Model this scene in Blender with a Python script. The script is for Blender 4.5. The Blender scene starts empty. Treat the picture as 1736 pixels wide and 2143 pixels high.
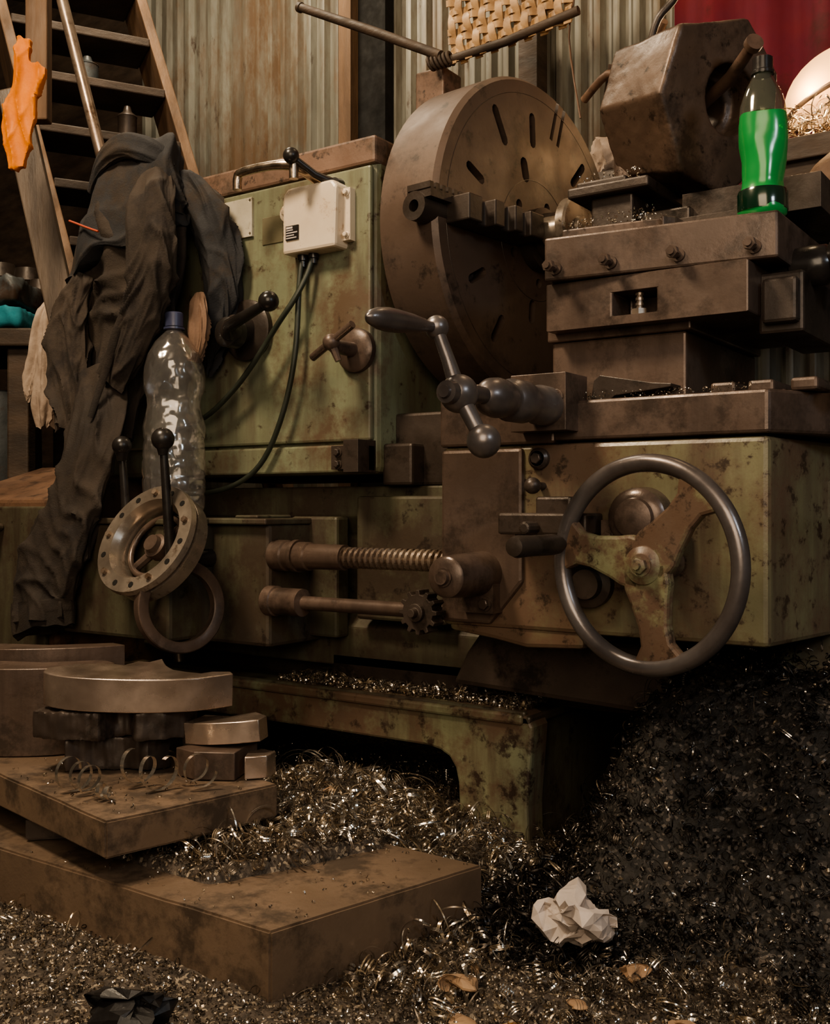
import bpy, bmesh, math, random
import numpy as np
from mathutils import Vector, Matrix, Euler, noise
random.seed(7); rng=np.random.default_rng(7)
C=bpy.context.scene.collection
pi=math.pi
# ---------------------------------------------------------------- materials
def pmat(name, base, dark, rough=.5, metal=0.0, scale=8, bump=.15, spot=None, spot_scale=14, spot_amt=.5,
         rv=.15, stretch=(1,1,1), spot2=None, s2_scale=40, s2_amt=.35, bscale=60, streak=None, streak_amt=.45):
    m=bpy.data.materials.new(name); m.use_nodes=True
    nt=m.node_tree; N=nt.nodes; L=nt.links; b=N["Principled BSDF"]
    tc=N.new("ShaderNodeTexCoord"); mp=N.new("ShaderNodeMapping"); mp.inputs["Scale"].default_value=stretch
    L.new(tc.outputs["Object"],mp.inputs[0])
    def nz(s,det=6,r=.6,vec=None):
        n=N.new("ShaderNodeTexNoise"); n.inputs["Scale"].default_value=s; n.inputs["Detail"].default_value=det
        n.inputs["Roughness"].default_value=r; L.new(vec or mp.outputs[0],n.inputs["Vector"]); return n.outputs["Fac"]
    def ramp(f,a,bb):
        r=N.new("ShaderNodeMapRange"); r.inputs[1].default_value=a; r.inputs[2].default_value=bb
        L.new(f,r.inputs[0]); return r.outputs[0]
    def mix(f,a,bb):
        x=N.new("ShaderNodeMix"); x.data_type='RGBA'; L.new(f,x.inputs[0])
        for i,v in ((6,a),(7,bb)):
            if isinstance(v,tuple): x.inputs[i].default_value=(*v,1)
            else: L.new(v,x.inputs[i])
        return x.outputs[2]
    col=mix(ramp(nz(scale),.35,.65),dark,base)
    if streak:
        mp2=N.new("ShaderNodeMapping"); mp2.inputs["Scale"].default_value=(9,9,1.1); L.new(tc.outputs["Object"],mp2.inputs[0])
        col=mix(ramp(nz(1.6,6,.65,mp2.outputs[0]),1-streak_amt-.12,1-streak_amt+.12),col,streak)
    if spot:  col=mix(ramp(nz(spot_scale,10,.72),1-spot_amt-.06,1-spot_amt+.06),col,spot)
    if spot2: col=mix(ramp(nz(s2_scale,8,.7),1-s2_amt-.04,1-s2_amt+.04),col,spot2)
    L.new(col,b.inputs["Base Color"])
    b.inputs["Metallic"].default_value=metal
    rr=N.new("ShaderNodeMapRange"); rr.inputs[1].default_value=.3; rr.inputs[2].default_value=.7
    rr.inputs[3].default_value=max(.02,rough-rv); rr.inputs[4].default_value=min(1,rough+rv)
    L.new(nz(scale*2.3),rr.inputs[0]); L.new(rr.outputs[0],b.inputs["Roughness"])
    if bump>0:
        bp=N.new("ShaderNodeBump"); bp.inputs["Strength"].default_value=bump; bp.inputs["Distance"].default_value=.004
        L.new(nz(bscale,5,.65),bp.inputs["Height"]); L.new(bp.outputs[0],b.inputs["Normal"])
    return m
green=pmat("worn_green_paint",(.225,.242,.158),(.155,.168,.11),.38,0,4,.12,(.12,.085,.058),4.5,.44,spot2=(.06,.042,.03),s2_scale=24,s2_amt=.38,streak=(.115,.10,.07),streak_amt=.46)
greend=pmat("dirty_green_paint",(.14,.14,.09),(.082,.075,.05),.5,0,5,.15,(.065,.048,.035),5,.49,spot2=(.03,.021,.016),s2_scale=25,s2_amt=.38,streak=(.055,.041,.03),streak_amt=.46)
greenf=pmat("flaking_green_paint",(.235,.24,.148),(.16,.16,.098),.42,0,5,.2,(.12,.08,.055),7,.50,spot2=(.045,.03,.022),s2_scale=22,s2_amt=.42,streak=(.10,.072,.05),streak_amt=.44)
greens=pmat("rusty_spoke_paint",(.22,.22,.13),(.15,.145,.085),.42,0,9,.15,(.12,.078,.055),14,.56,spot2=(.05,.034,.025),s2_scale=40,s2_amt=.42)
greenapr=pmat("apron_green_rust",(.215,.205,.122),(.155,.138,.083),.36,0,3,.14,(.135,.088,.06),4,.52,spot2=(.05,.034,.024),s2_scale=32,s2_amt=.41,streak=(.10,.07,.05),streak_amt=.45)
castm=pmat("oiled_brown_cast_iron",(.17,.12,.096),(.105,.075,.06),.38,.3,5,.12,(.065,.047,.038),10,.45,spot2=(.23,.17,.135),s2_scale=60,s2_amt=.27,streak=(.082,.058,.047),streak_amt=.42)
castd=pmat("dark_cast_iron",(.085,.064,.053),(.045,.035,.029),.42,.3,6,.15,(.026,.02,.016),12,.42)
facem=pmat("faceplate_iron",(.130,.089,.068),(.090,.062,.048),.50,.2,2.5,.08,(.062,.044,.035),5,.45,spot2=(.042,.030,.024),s2_scale=20,s2_amt=.38)
steel=pmat("worn_steel",(.36,.29,.23),(.20,.15,.12),.36,.6,8,.06,(.11,.07,.045),18,.42)
ringm=pmat("bare_ring_steel",(.50,.43,.36),(.28,.235,.195),.32,.75,8,.05,(.12,.085,.06),18,.38)
steelb=pmat("bright_cut_steel",(.74,.61,.52),(.40,.31,.25),.26,.85,3,.03,stretch=(2.5,2.5,3),rv=.08)
wheelm=pmat("handwheel_worn_steel",(.21,.19,.185),(.13,.11,.105),.32,.65,10,.05,rv=.08)
black=pmat("black_plastic",(.028,.024,.022),(.015,.013,.012),.3,0,10,.02)
hole=pmat("shade_black",(.006,.005,.004),(.003,.003,.003),.9,0,10,0)  # black used for the shade inside the wall gap and bolt holes
rust=pmat("rusty_brown",(.18,.105,.066),(.095,.055,.037),.6,.1,7,.25,(.055,.034,.024),20,.42)
platem=pmat("rusty_steel_plate",(.205,.145,.102),(.135,.096,.069),.48,.2,4,.2,(.08,.058,.043),9,.45,spot2=(.32,.25,.185),s2_scale=70,s2_amt=.30)
topm=pmat("headstock_top_rust",(.20,.125,.09),(.13,.082,.06),.5,.1,5,.15,(.075,.05,.035),12,.45,spot2=(.05,.034,.026),s2_scale=40,s2_amt=.38)
cream=pmat("cream_enamel",(.66,.56,.44),(.54,.44,.33),.35,0,5,.05,(.32,.2,.11),26,.37)
alum=pmat("aluminium_nameplate",(.58,.53,.43),(.44,.40,.32),.4,.2,10,.1,(.22,.17,.12),30,.38)
brassd=pmat("tarnished_brass",(.15,.135,.085),(.11,.095,.06),.45,.1,10,.1)
chrome=pmat("worn_chrome",(.6,.5,.4),(.4,.3,.22),.22,1,10,.03)
wood=pmat("old_wood",(.20,.12,.07),(.10,.06,.036),.7,0,6,.3,stretch=(3,3,.5))
woodd=pmat("dark_wood",(.08,.054,.038),(.033,.023,.017),.65,0,6,.3,stretch=(1,1,3))
navy=pmat("navy_work_cloth",(.034,.034,.037),(.016,.016,.018),.9,0,9,.4,(.037,.027,.020),6,.44,bscale=300)
brownc=pmat("oil_stained_cloth",(.050,.037,.028),(.021,.016,.013),.9,0,5,.4,(.020,.015,.013),9,.45,spot2=(.085,.065,.05),s2_scale=14,s2_amt=.30,bscale=300)
beige=pmat("beige_lining",(.20,.125,.085),(.12,.075,.05),.9,0,7,.3,bscale=200)
redp=pmat("red_piping",(.42,.08,.04),(.3,.05,.025),.8,0,9,.1)
orange=pmat("orange_bag_fabric",(.72,.23,.006),(.50,.13,.005),.7,0,6,.3)
bluec=pmat("blue_cloth",(.012,.20,.25),(.008,.10,.13),.8,0,6,.3)
greyc=pmat("grey_rag",(.46,.37,.30),(.25,.19,.15),.9,0,14,.4)
drumm=pmat("blue_grey_drum",(.08,.088,.092),(.04,.045,.047),.5,.2,6,.2,(.05,.03,.02),9,.45)
rattan=pmat("rattan",(.50,.32,.16),(.26,.15,.07),.5,0,20,.15)
redw=pmat("red_curtain",(.15,.010,.016),(.07,.005,.025),.85,0,1.5,.1,(.05,.008,.01),2.5,.42)
paperm=pmat("white_paper",(.58,.50,.45),(.42,.36,.32),.8,0,18,.15,(.25,.2,.18),50,.36)
leafm=pmat("brown_paper_scrap",(.38,.25,.15),(.24,.15,.09),.8,0,18,.2)
yelm=pmat("yellow_scrap",(.75,.38,.06),(.5,.22,.03),.7,0,18,.1)
sackm=pmat("leathery_casting",(.20,.12,.075),(.09,.05,.03),.6,.1,9,.4)
cable=pmat("black_rubber_cable",(.035,.042,.03),(.02,.022,.016),.45,0,10,.03)
bagblk=pmat("black_bin_film",(.02,.018,.018),(.010,.009,.009),.45,0,10,.2)
floorm=pmat("dirty_floor",(.05,.035,.025),(.02,.014,.01),.8,0,10,.3)
blockm=pmat("cast_block_brown",(.17,.112,.08),(.10,.067,.049),.42,.25,5,.18,(.065,.043,.032),7,.46,spot2=(.04,.027,.02),s2_scale=34,s2_amt=.38)
m1=pmat("swarf_dark",(.165,.135,.108),(.08,.064,.05),.38,.65,30,0)
m2=pmat("swarf_steel",(.80,.74,.66),(.5,.45,.39),.2,.92,30,0)
m3=pmat("swarf_gold",(.54,.44,.32),(.30,.235,.165),.28,.8,30,0)
m4=pmat("swarf_shade_black",(.05,.042,.036),(.022,.018,.016),.3,.7,30,0)  # chip colour for the painted shade on the right heap
def heapmat(nm,a,b_,hi):
    m=pmat(nm,a,b_,.6,.1,60,.9,bscale=160)
    nt=m.node_tree;N=nt.nodes;L=nt.links;b=N["Principled BSDF"]
    old=b.inputs["Base Color"].links[0].from_socket
    tc=[n for n in N if n.type=='TEX_COORD'][0]
    v=N.new("ShaderNodeTexVoronoi"); v.inputs["Scale"].default_value=210; L.new(tc.outputs["Object"],v.inputs["Vector"])
    sp=N.new("ShaderNodeSeparateColor"); L.new(v.outputs["Color"],sp.inputs[0])
    r=N.new("ShaderNodeMapRange"); r.inputs[1].default_value=.8; r.inputs[2].default_value=.97; L.new(sp.outputs[0],r.inputs[0])
    x=N.new("ShaderNodeMix"); x.data_type='RGBA'; L.new(r.outputs[0],x.inputs[0]); L.new(old,x.inputs[6]); x.inputs[7].default_value=(*hi,1)
    L.new(x.outputs[2],b.inputs["Base Color"]); return m
heapm=heapmat("swarf_bed",(.11,.085,.066),(.030,.024,.019),(.38,.31,.23)); heapd=heapmat("shaded_swarf_bed",(.030,.025,.021),(.009,.008,.007),(.12,.10,.085))  # second bed carries the machine's shade on the right heap as colour
corrm=pmat("galvanised_sheet",(.24,.235,.20),(.145,.14,.115),.5,.2,3,.05,(.13,.085,.052),2.6,.44,stretch=(1,1,.35),spot2=(.07,.05,.037),s2_scale=14,s2_amt=.36,streak=(.10,.085,.065),streak_amt=.45)
def clearm(name,tint,gl=.25,haze=.1,hz=(.45,.43,.42),bump=.35,bs=14,base=.10,rg=.09):
    m=bpy.data.materials.new(name); m.use_nodes=True; nt=m.node_tree;N=nt.nodes;L=nt.links
    N.remove(N["Principled BSDF"]); out=N["Material Output"]
    t=N.new("ShaderNodeBsdfTransparent"); t.inputs[0].default_value=(*tint,1)
    df=N.new("ShaderNodeBsdfDiffuse"); df.inputs[0].default_value=(*hz,1)
    h=N.new("ShaderNodeMixShader"); h.inputs[0].default_value=haze; L.new(t.outputs[0],h.inputs[1]); L.new(df.outputs[0],h.inputs[2])
    g=N.new("ShaderNodeBsdfGlossy"); g.inputs["Roughness"].default_value=rg; g.inputs[0].default_value=(1,.95,.9,1)
    lw=N.new("ShaderNodeLayerWeight"); lw.inputs[0].default_value=.35
    n=N.new("ShaderNodeTexNoise"); n.inputs["Scale"].default_value=bs; n.inputs["Detail"].default_value=1
    bp=N.new("ShaderNodeBump"); bp.inputs["Strength"].default_value=bump; bp.inputs["Distance"].default_value=.010
    tc=N.new("ShaderNodeTexCoord"); L.new(tc.outputs["Object"],n.inputs["Vector"]); L.new(n.outputs[0],bp.inputs["Height"])
    L.new(bp.outputs[0],g.inputs["Normal"]); L.new(bp.outputs[0],lw.inputs["Normal"])
    mr=N.new("ShaderNodeMapRange"); mr.inputs[3].default_value=base; mr.inputs[4].default_value=gl+.35; L.new(lw.outputs["Facing"],mr.inputs[0])
    x=N.new("ShaderNodeMixShader"); L.new(mr.outputs[0],x.inputs[0]); L.new(h.outputs[0],x.inputs[1]); L.new(g.outputs[0],x.inputs[2]); L.new(x.outputs[0],out.inputs[0]); return m
clear=clearm("clear_pet_plastic",(.93,.93,.93),.4,.10,(.5,.48,.47),bump=.7,bs=34,base=.13,rg=.16); clearg=clearm("dusky_pet_plastic",(.78,.82,.72),.3,.12,(.35,.36,.30))
gliq=clearm("green_drink",(.10,.80,.25),.04,.70,(.028,.37,.095),bump=.25,bs=18,base=.04,rg=.2)
gband=clearm("dark_green_plastic",(.06,.22,.12),.15,.35,(.01,.06,.035),bump=.3,bs=18,base=.06,rg=.15)
def emis(name,col,s):
    m=bpy.data.materials.new(name); m.use_nodes=True; b=m.node_tree.nodes["Principled BSDF"]
    b.inputs["Base Color"].default_value=(*col,1); b.inputs["Emission Color"].default_value=(*col,1); b.inputs["Emission Strength"].default_value=s; return m
lampglow=emis("lit_lamp_shade",(1,.56,.24),1.2)
# ---------------------------------------------------------------- geometry helpers
def box(x0,x1,y0,y1,z0,z1):
    v=[(x,y,z) for z in (z0,z1) for y in (y0,y1) for x in (x0,x1)]
    return v,[(0,2,3,1),(4,5,7,6),(0,1,5,4),(2,6,7,3),(0,4,6,2),(1,3,7,5)]
def prism(poly,a,b,plane='xy'):
    def P(u,v,w): return (u,v,w) if plane=='xy' else ((u,w,v) if plane=='xz' else (w,u,v))
    n=len(poly); v=[P(p[0],p[1],a) for p in poly]+[P(p[0],p[1],b) for p in poly]
    f=[tuple(range(n))[::-1],tuple(range(n,2*n))]+[(i,(i+1)%n,n+(i+1)%n,n+i) for i in range(n)]
    return v,f
def frame(d):
    d=Vector(d).normalized(); u=d.orthogonal().normalized(); return d,u,d.cross(u)
def revolve(prof,org,axis,n=32,wob=None):
    d,u,w=frame(axis); o=Vector(org); v=[];f=[]
    for (a,r) in prof:
        for i in range(n):
            t=2*pi*i/n; v.append(tuple(o+d*a+(u*math.cos(t)+w*math.sin(t))*max(r,1e-5)))
    for k in range(len(prof)-1):
        for i in range(n):
            j=(i+1)%n; f.append((k*n+i,k*n+j,(k+1)*n+j,(k+1)*n+i))
    if prof[0][1]>1e-4: f.append(tuple(range(n))[::-1])
    if prof[-1][1]>1e-4: f.append(tuple((len(prof)-1)*n+i for i in range(n)))
    return v,f
def ringrev(prof,org,axis,n=48):
    d,u,w=frame(axis); o=Vector(org); v=[];f=[];K=len(prof)
    for (a,r) in prof:
        for i in range(n):
            t=2*pi*i/n; v.append(tuple(o+d*a+(u*math.cos(t)+w*math.sin(t))*r))
    for k in range(K):
        for i in range(n):
            j=(i+1)%n; f.append((k*n+i,k*n+j,((k+1)%K)*n+j,((k+1)%K)*n+i))
    return v,f
def torus(org,axis,R,r,n=64,m=16):
    return ringrev([(r*math.sin(2*pi*k/m),R+r*math.cos(2*pi*k/m)) for k in range(m)],org,axis,n)
def smoothpath(pts,k=6):
    P=[Vector(p) for p in pts]; out=[]
    for i in range(len(P)-1):
        p0=P[max(i-1,0)];p1=P[i];p2=P[i+1];p3=P[min(i+2,len(P)-1)]
        for j in range(k):
            t=j/k; out.append(.5*((2*p1)+(p2-p0)*t+(2*p0-5*p1+4*p2-p3)*t*t+(3*p1-p0-3*p2+p3)*t**3))
    out.append(P[-1]); return out
def tube(pts,r,n=10,sm=0,flat=1.0):
    R=r if isinstance(r,(list,tuple)) else [r]*len(pts)
    if sm:
        rp=smoothpath([(a,0,0) for a in R],sm); R=[max(p.x,1e-4) for p in rp]; pts=smoothpath(pts,sm)
    P=[Vector(p) for p in pts]; v=[];f=[]; u=None
    for i,p in enumerate(P):
        d=(P[min(i+1,len(P)-1)]-P[max(i-1,0)]).normalized()
        u=d.orthogonal() if u is None else (u-d*u.dot(d))
        u.normalize(); w=d.cross(u)
        for k in range(n):
            t=2*pi*k/n; v.append(tuple(p+(u*math.cos(t)+w*math.sin(t)*flat)*R[i]))
    for i in range(len(P)-1):
        for k in range(n):
            j=(k+1)%n; f.append((i*n+k,i*n+j,(i+1)*n+j,(i+1)*n+k))
    f.append(tuple(range(n))[::-1]); f.append(tuple((len(P)-1)*n+k for k in range(n)))
    return v,f
def drape(secs,amp=.012,seed=0,m=(5,9,14),n=150,k=14,tw=1.0,slope=0,trans=.3,ref=(1,0,0),rag=0):
    """limp cloth: elliptical sections (x,y,z,half width,half depth) with long folds running down it"""
    P=smoothpath([s[:3] for s in secs],k); A=smoothpath([(s[3],s[4],0) for s in secs],k); N=len(P); v=[];f=[]
    cx=P[-1].x; Ls=0
    for j in range(N):
        if j: Ls+=(P[j]-P[j-1]).length
        T=(P[min(j+1,N-1)]-P[max(j-1,0)]).normalized(); Rv=Vector(ref); Rv=(Rv-T*Rv.dot(T)).normalized(); Fv=T.cross(Rv)
        s=j/(N-1)
        for i in range(n):
            t=2*pi*i/n; c,si=math.cos(t),math.sin(t); F=0
            for q,mm in enumerate(m):
                ph=seed*1.7+q*2.1+tw*2.4*noise.noise(Vector((Ls*2.5*(1+.4*q),q*5+seed,c*.35)))
                F+=(1,.55,.25)[q]*(1-abs(math.sin(mm*t/2+ph)))**1.15
            M=.65+.5*noise.noise(Vector((c*.9+seed,si*.9,Ls*4)))
            w=noise.noise(Vector((c*.8+seed,si*.8,Ls*5)))
            cr=(1-abs(math.sin(Ls*27+t*1.9*(1 if seed%2 else -1)+4*w)))**2
            cr2=(1-abs(math.sin(Ls*47-t*2.6*(1 if seed%2 else -1)+5*w)))**2
            mk_=max(0,noise.noise(Vector((c*.7+seed*3,si*.7,Ls*4.5+7)))+.2); mk2=max(0,noise.noise(Vector((c*.9+seed*5,si*.9,Ls*5.5+3)))+.15)
            off=amp*(F*M*1.4-.75)+amp*trans*(2.2*cr*mk_+1.3*cr2*mk2)+amp*.07*noise.noise(Vector((c*7+seed,si*7,Ls*55)))
            d=Rv*c+Fv*si
            p=P[j]+Rv*(A[j].x*c)+Fv*(A[j].y*si)+d*off*min(1,.25+s*5)
            p.z+=slope*(p.x-cx)*s
            if rag: p.z+=rag*noise.noise(Vector((c*1.6+seed,si*1.6,1)))*s**4
            v.append(tuple(p))
        if j:
            for i in range(n):
                q=(i+1)%n; f.append(((j-1)*n+i,(j-1)*n+q,j*n+q,j*n+i))
    b=len(v); v.append(tuple(P[0])); v.append(tuple(P[-1]+Vector((0,0,.012))))
    for i in range(n):
        q=(i+1)%n; f.append((b,q,i)); f.append((b+1,(N-1)*n+i,(N-1)*n+q))
    return v,f
def sphere(c,r,n=20,sc=(1,1,1)):
    m=n//2; v,f=revolve([(-r*math.cos(pi*k/m),r*math.sin(pi*k/m)) for k in range(m+1)],(0,0,0),(0,0,1),n)
    return [(c[0]+a*sc[0],c[1]+b*sc[1],c[2]+z*sc[2]) for a,b,z in v],f
def join(*vs):
    V=[];F=[]
    for v,f in vs:
        o=len(V); V+=list(v); F+=[tuple(i+o for i in q) for q in f]
    return V,F
def xf(vf,M): return [tuple(M@Vector(p)) for p in vf[0]],vf[1]
def rotabout(c,e): c=Vector(c); return Matrix.Translation(c)@Euler(e).to_matrix().to_4x4()@Matrix.Translation(-c)
def bolt(p,axis,r=.009,h=.008,shank=.0):
    a=Vector(axis).normalized(); p=Vector(p)
    return join(revolve([(0,r*1.35),(.002,r*1.35)],p,a,14),revolve([(0,r),(h,r),(h+.001,r*.85)],p,a,6),*( [revolve([(0,r*.45),(h+shank,r*.45)],p,a,8)] if shank else []))
LOC={}
def empty(name,loc,label,cat,**kw):
    o=bpy.data.objects.new(name,None); o.empty_display_size=.05; o.location=loc; C.objects.link(o); LOC[o.name]=Vector(loc)
    o["label"]=label; o["category"]=cat
    for k,v in kw.items(): o[k]=v
    return o
def mk(name,vf,mat,parent=None,smooth=0,bevel=0,label=None,cat=None,recenter=True,**kw):
    v,f=vf; me=bpy.data.meshes.new(name); o=bpy.data.objects.new(name,me)
    loc=Vector((0,0,0))
    if parent is None and recenter:
        A=np.array(v); loc=Vector(((A[:,0].min()+A[:,0].max())/2,(A[:,1].min()+A[:,1].max())/2,A[:,2].min()))
        v=[tuple(Vector(p)-loc) for p in v]
    me.from_pydata([tuple(p) for p in v],[],f)
    bm=bmesh.new(); bm.from_mesh(me); bmesh.ops.recalc_face_normals(bm,faces=bm.faces); bm.to_mesh(me); bm.free()
    if smooth:
        me.polygons.foreach_set("use_smooth",[True]*len(me.polygons)); me.set_sharp_from_angle(angle=math.radians(smooth if smooth>1 else 40))
    for mm in (mat if isinstance(mat,list) else [mat]): me.materials.append(mm)
    C.objects.link(o); o.location=loc; LOC[o.name]=loc
    if parent is not None:
        o.parent=parent; o.matrix_parent_inverse=Matrix.Translation(-LOC[parent.name])
        LOC[o.name]=Vector((0,0,0))
    if bevel:
        b=o.modifiers.new("bevel",'BEVEL'); b.width=bevel; b.segments=2; b.limit_method='ANGLE'; b.angle_limit=math.radians(35)
    if label: o["label"]=label
    if cat: o["category"]=cat
    for k,x in kw.items(): o[k]=x
    return o
def evalmesh(o):
    dg=bpy.context.evaluated_depsgraph_get(); e=o.evaluated_get(dg); me=e.to_mesh()
    v=[tuple(x.co) for x in me.vertices]; f=[tuple(p.vertices) for p in me.polygons]; e.to_mesh_clear(); return v,f
def tmp(vf):
    me=bpy.data.meshes.new("t"); me.from_pydata([tuple(p) for p in vf[0]],[],vf[1]); 
    bm=bmesh.new(); bm.from_mesh(me); bmesh.ops.recalc_face_normals(bm,faces=bm.faces); bm.to_mesh(me); bm.free()
    o=bpy.data.objects.new("t",me); C.objects.link(o); return o
def cut(a,*cs):
    A=tmp(a); Bs=[tmp(c) for c in cs]
    for B in Bs:
        m=A.modifiers.new("b",'BOOLEAN'); m.operation='DIFFERENCE'; m.object=B; m.solver='EXACT'
    bpy.context.view_layer.update(); r=evalmesh(A)
    for o in [A]+Bs: bpy.data.objects.remove(o,do_unlink=True)
    return r
def voxel(a,s,sm=4):
    A=tmp(a); m=A.modifiers.new("r",'REMESH'); m.mode='VOXEL'; m.voxel_size=s
    if sm: q=A.modifiers.new("s",'SMOOTH'); q.iterations=sm
    bpy.context.view_layer.update(); r=evalmesh(A); bpy.data.objects.remove(A,do_unlink=True); return r
def displace(vf,fn):
    A=tmp(vf); out=[tuple(x.co+x.normal*fn(x.co)) for x in A.data.vertices]; bpy.data.objects.remove(A,do_unlink=True); return out,vf[1]
def lumpy(vf,amp,sc,seed=0,st=(1,1,1),ridge=False):
    def fn(c):
        p=Vector((c.x*sc*st[0]+seed,c.y*sc*st[1],c.z*sc*st[2])); n=noise.noise(p)
        if ridge: n=(1-2*abs(n))*.8-.3+.4*noise.noise(p*2.3)
        return n*amp
    return displace(vf,fn)
def cloth(vf,amp=.012,seed=0,K=42,tilt=.25,vox=.0075):
    sd=Vector((seed*3.1,seed,0))
    def fn(c):
        w=noise.noise(c*4.2+sd); w2=noise.noise(c*7+sd*2)
        a=1-abs(math.sin((c.x*.9+c.y*.6+c.z*tilt)*K+5.5*w)); b=1-abs(math.sin((c.x*.5-c.y*.3-c.z*.75)*K*1.25+5*w2))
        m=.5+.5*noise.noise(c*5+sd*3)
        return amp*(a**1.6-.35)+amp*.6*m*(b**2-.25)+amp*.9*noise.noise(c*11+sd)+amp*.16*noise.noise(c*55)
    return displace(voxel(vf,vox),fn)
YAW=math.radians(34.5); cY,sY=math.cos(YAW),math.sin(YAW)
def bf(r,d,z=0): return Vector((cY*r-sY*d, sY*r+cY*d, z))   # ground frame turned 34.5 deg from the lathe axis

# ---------------------------------------------------------------- room
mk("floor",box(-5,3,-1.5,5,-.05,0),floorm,kind="structure",recenter=False)
def corrug(x0,x1,y,z0,z1,pitch=.060,amp=.010):
    n=int((x1-x0)/pitch*10); v=[];f=[]
    for i in range(n+1):
        x=x0+(x1-x0)*i/n; s=math.sin(2*pi*(x-x0)/pitch); yy=y-amp*max(-.6,min(.6,s))/.6
        v+=[(x,yy,z0),(x,yy,z1)]
        if i: k=2*i; f.append((k-2,k,k+1,k-1))
    return v,f
mk("wall_back",corrug(-3.22,1.5,2.80,0,3.2),corrm,smooth=30,kind="structure",recenter=False,label="corrugated galvanised metal sheet wall")
mk("wall_left",box(-5,-3.22,2.84,2.9,0,3.2),woodd,kind="structure",recenter=False,label="dark plank sheet standing in for the shaded opening behind the stairs")  # dark sheet put in for the shade behind the treads
mk("wall_outer",box(-5,2,3.0,3.05,0,3.2),woodd,kind="structure",recenter=False)
mk("wall_side",box(-5.05,-5,-1.5,3.05,0,3.2),woodd,kind="structure",recenter=False)
mk("trim_1",box(-2.16,-2.11,2.70,2.785,0,3.2),wood,kind="structure",recenter=False)
mk("gap_shade_strip",box(-2.11,-2.00,2.74,2.785,0,3.2),hole,kind="structure",recenter=False)  # black strip painting the shade of the gap beside the post
mk("trim_3",box(-1.50,-1.44,2.72,2.785,0,3.2),woodd,kind="structure",recenter=False)

# ---------------------------------------------------------------- lathe
L0=empty("metal_lathe",(-1.2,1.8,0),"large old green painted metal lathe with oily brown iron slides","lathe")
hs=mk("headstock",join(box(-2.0,-1.186,1.60,2.25,.683,1.300)),green,L0,bevel=.012,label="worn green painted headstock")
mk("headstock_cover",join(box(-2.01,-1.184,1.59,2.26,1.270,1.323)),topm,hs,bevel=.006,label="rusty brown top cover")
mk("cover_plate",box(-2.0,-1.192,1.586,1.60,.745,1.266),green,hs,bevel=.005)
mk("lower_rail",box(-1.7,-1.19,1.575,1.60,.685,.738),green,hs,bevel=.004)
mk("latch",join(box(-1.262,-1.200,1.555,1.58,.690,.735),box(-1.225,-1.190,1.545,1.60,.684,.745),bolt((-1.245,1.555,.722),(0,-1,0),.007),bolt((-1.245,1.555,.70),(0,-1,0),.007)),castd,hs,bevel=.003)
mk("name_plate",cut(box(-1.583,-1.490,1.580,1.587,1.172,1.252),*[revolve([(-.01,.003),(.01,.003)],(x,1.58,z),(0,1,0),8) for x in(-1.577,-1.496) for z in (1.178,1.246)]),alum,hs,bevel=.001,label="scratched blank aluminium name plate")
mk("instruction_plate",box(-1.465,-1.410,1.584,1.587,1.150,1.205),brassd,hs,bevel=.001)
mk("top_clutter",join(tube([(-1.34,1.70,1.335),(-1.30,1.72,1.34),(-1.24,1.75,1.338)],[.008,.010,.006],10),tube([(-1.40,1.66,1.331),(-1.33,1.69,1.333)],.005,8)),steel,hs,smooth=40,label="small loose hand tool on the headstock cover")
sb=mk("switch_box",prism([(-1.379,1.112),(-1.247,1.112),(-1.243,1.225),(-1.255,1.240),(-1.366,1.240),(-1.379,1.225)],1.548,1.60,'xz'),cream,hs,bevel=.006,label="cream enamelled electric switch box")
mk("box_flange",join(box(-1.2475,-1.228,1.57,1.598,1.125,1.225),bolt((-1.236,1.57,1.215),(0,-1,0),.005),bolt((-1.236,1.57,1.135),(0,-1,0),.005)),cream,sb,bevel=.001)
mk("box_ear",join(revolve([(0,.018),(.004,.018)],(-1.398,1.586,1.205),(0,-1,0),18),box(-1.398,-1.37,1.580,1.587,1.187,1.223),bolt((-1.400,1.582,1.205),(0,-1,0),.006)),cream,sb,bevel=.001)
mk("sticker",join(box(-1.368,-1.336,1.5455,1.5485,1.137,1.165)),black,sb,label="small black sticker with white print lines")
mk("sticker_print",join(*[box(-1.366,-1.366+w,1.5447,1.5456,z,z+.0022) for z,w in ((1.140,.026),(1.145,.02),(1.150,.028),(1.155,.017))],box(-1.366,-1.350,1.5447,1.5456,1.159,1.163)),paperm,sb)
mk("power_cable",tube([(-1.349,1.575,1.115),(-1.350,1.565,1.05),(-1.356,1.56,.92),(-1.386,1.56,.809),(-1.437,1.56,.716),(-1.50,1.555,.669),(-1.60,1.56,.648),(-1.75,1.62,.65)],.0055,8,5),cable,hs,smooth=60)
mk("power_cable",tube([(-1.322,1.575,1.112),(-1.330,1.565,1.07),(-1.352,1.55,1.02),(-1.386,1.545,.979),(-1.45,1.545,.908),(-1.515,1.55,.854),(-1.60,1.555,.805),(-1.72,1.57,.78)],.0055,8,5),cable,hs,smooth=60)
mk("cable_gland",join(revolve([(0,.011),(.012,.011),(.013,.008),(.024,.008)],(-1.349,1.575,1.113),(0,0,-1),12)),black,hs,smooth=40)
mk("cable_gland",join(revolve([(0,.010),(.010,.010),(.011,.007),(.02,.007)],(-1.322,1.575,1.113),(0,0,-1),12)),black,hs,smooth=40)
mk("control_lever",join(sphere((-1.314,1.50,1.281),.0155),tube([(-1.314,1.50,1.281),(-1.29,1.54,1.252),(-1.268,1.585,1.238)],[.006,.007,.010],10),revolve([(0,.016),(.02,.014)],(-1.268,1.59,1.236),(0,-1,0),16)),black,hs,smooth=40,label="black ball knob lever")
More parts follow.
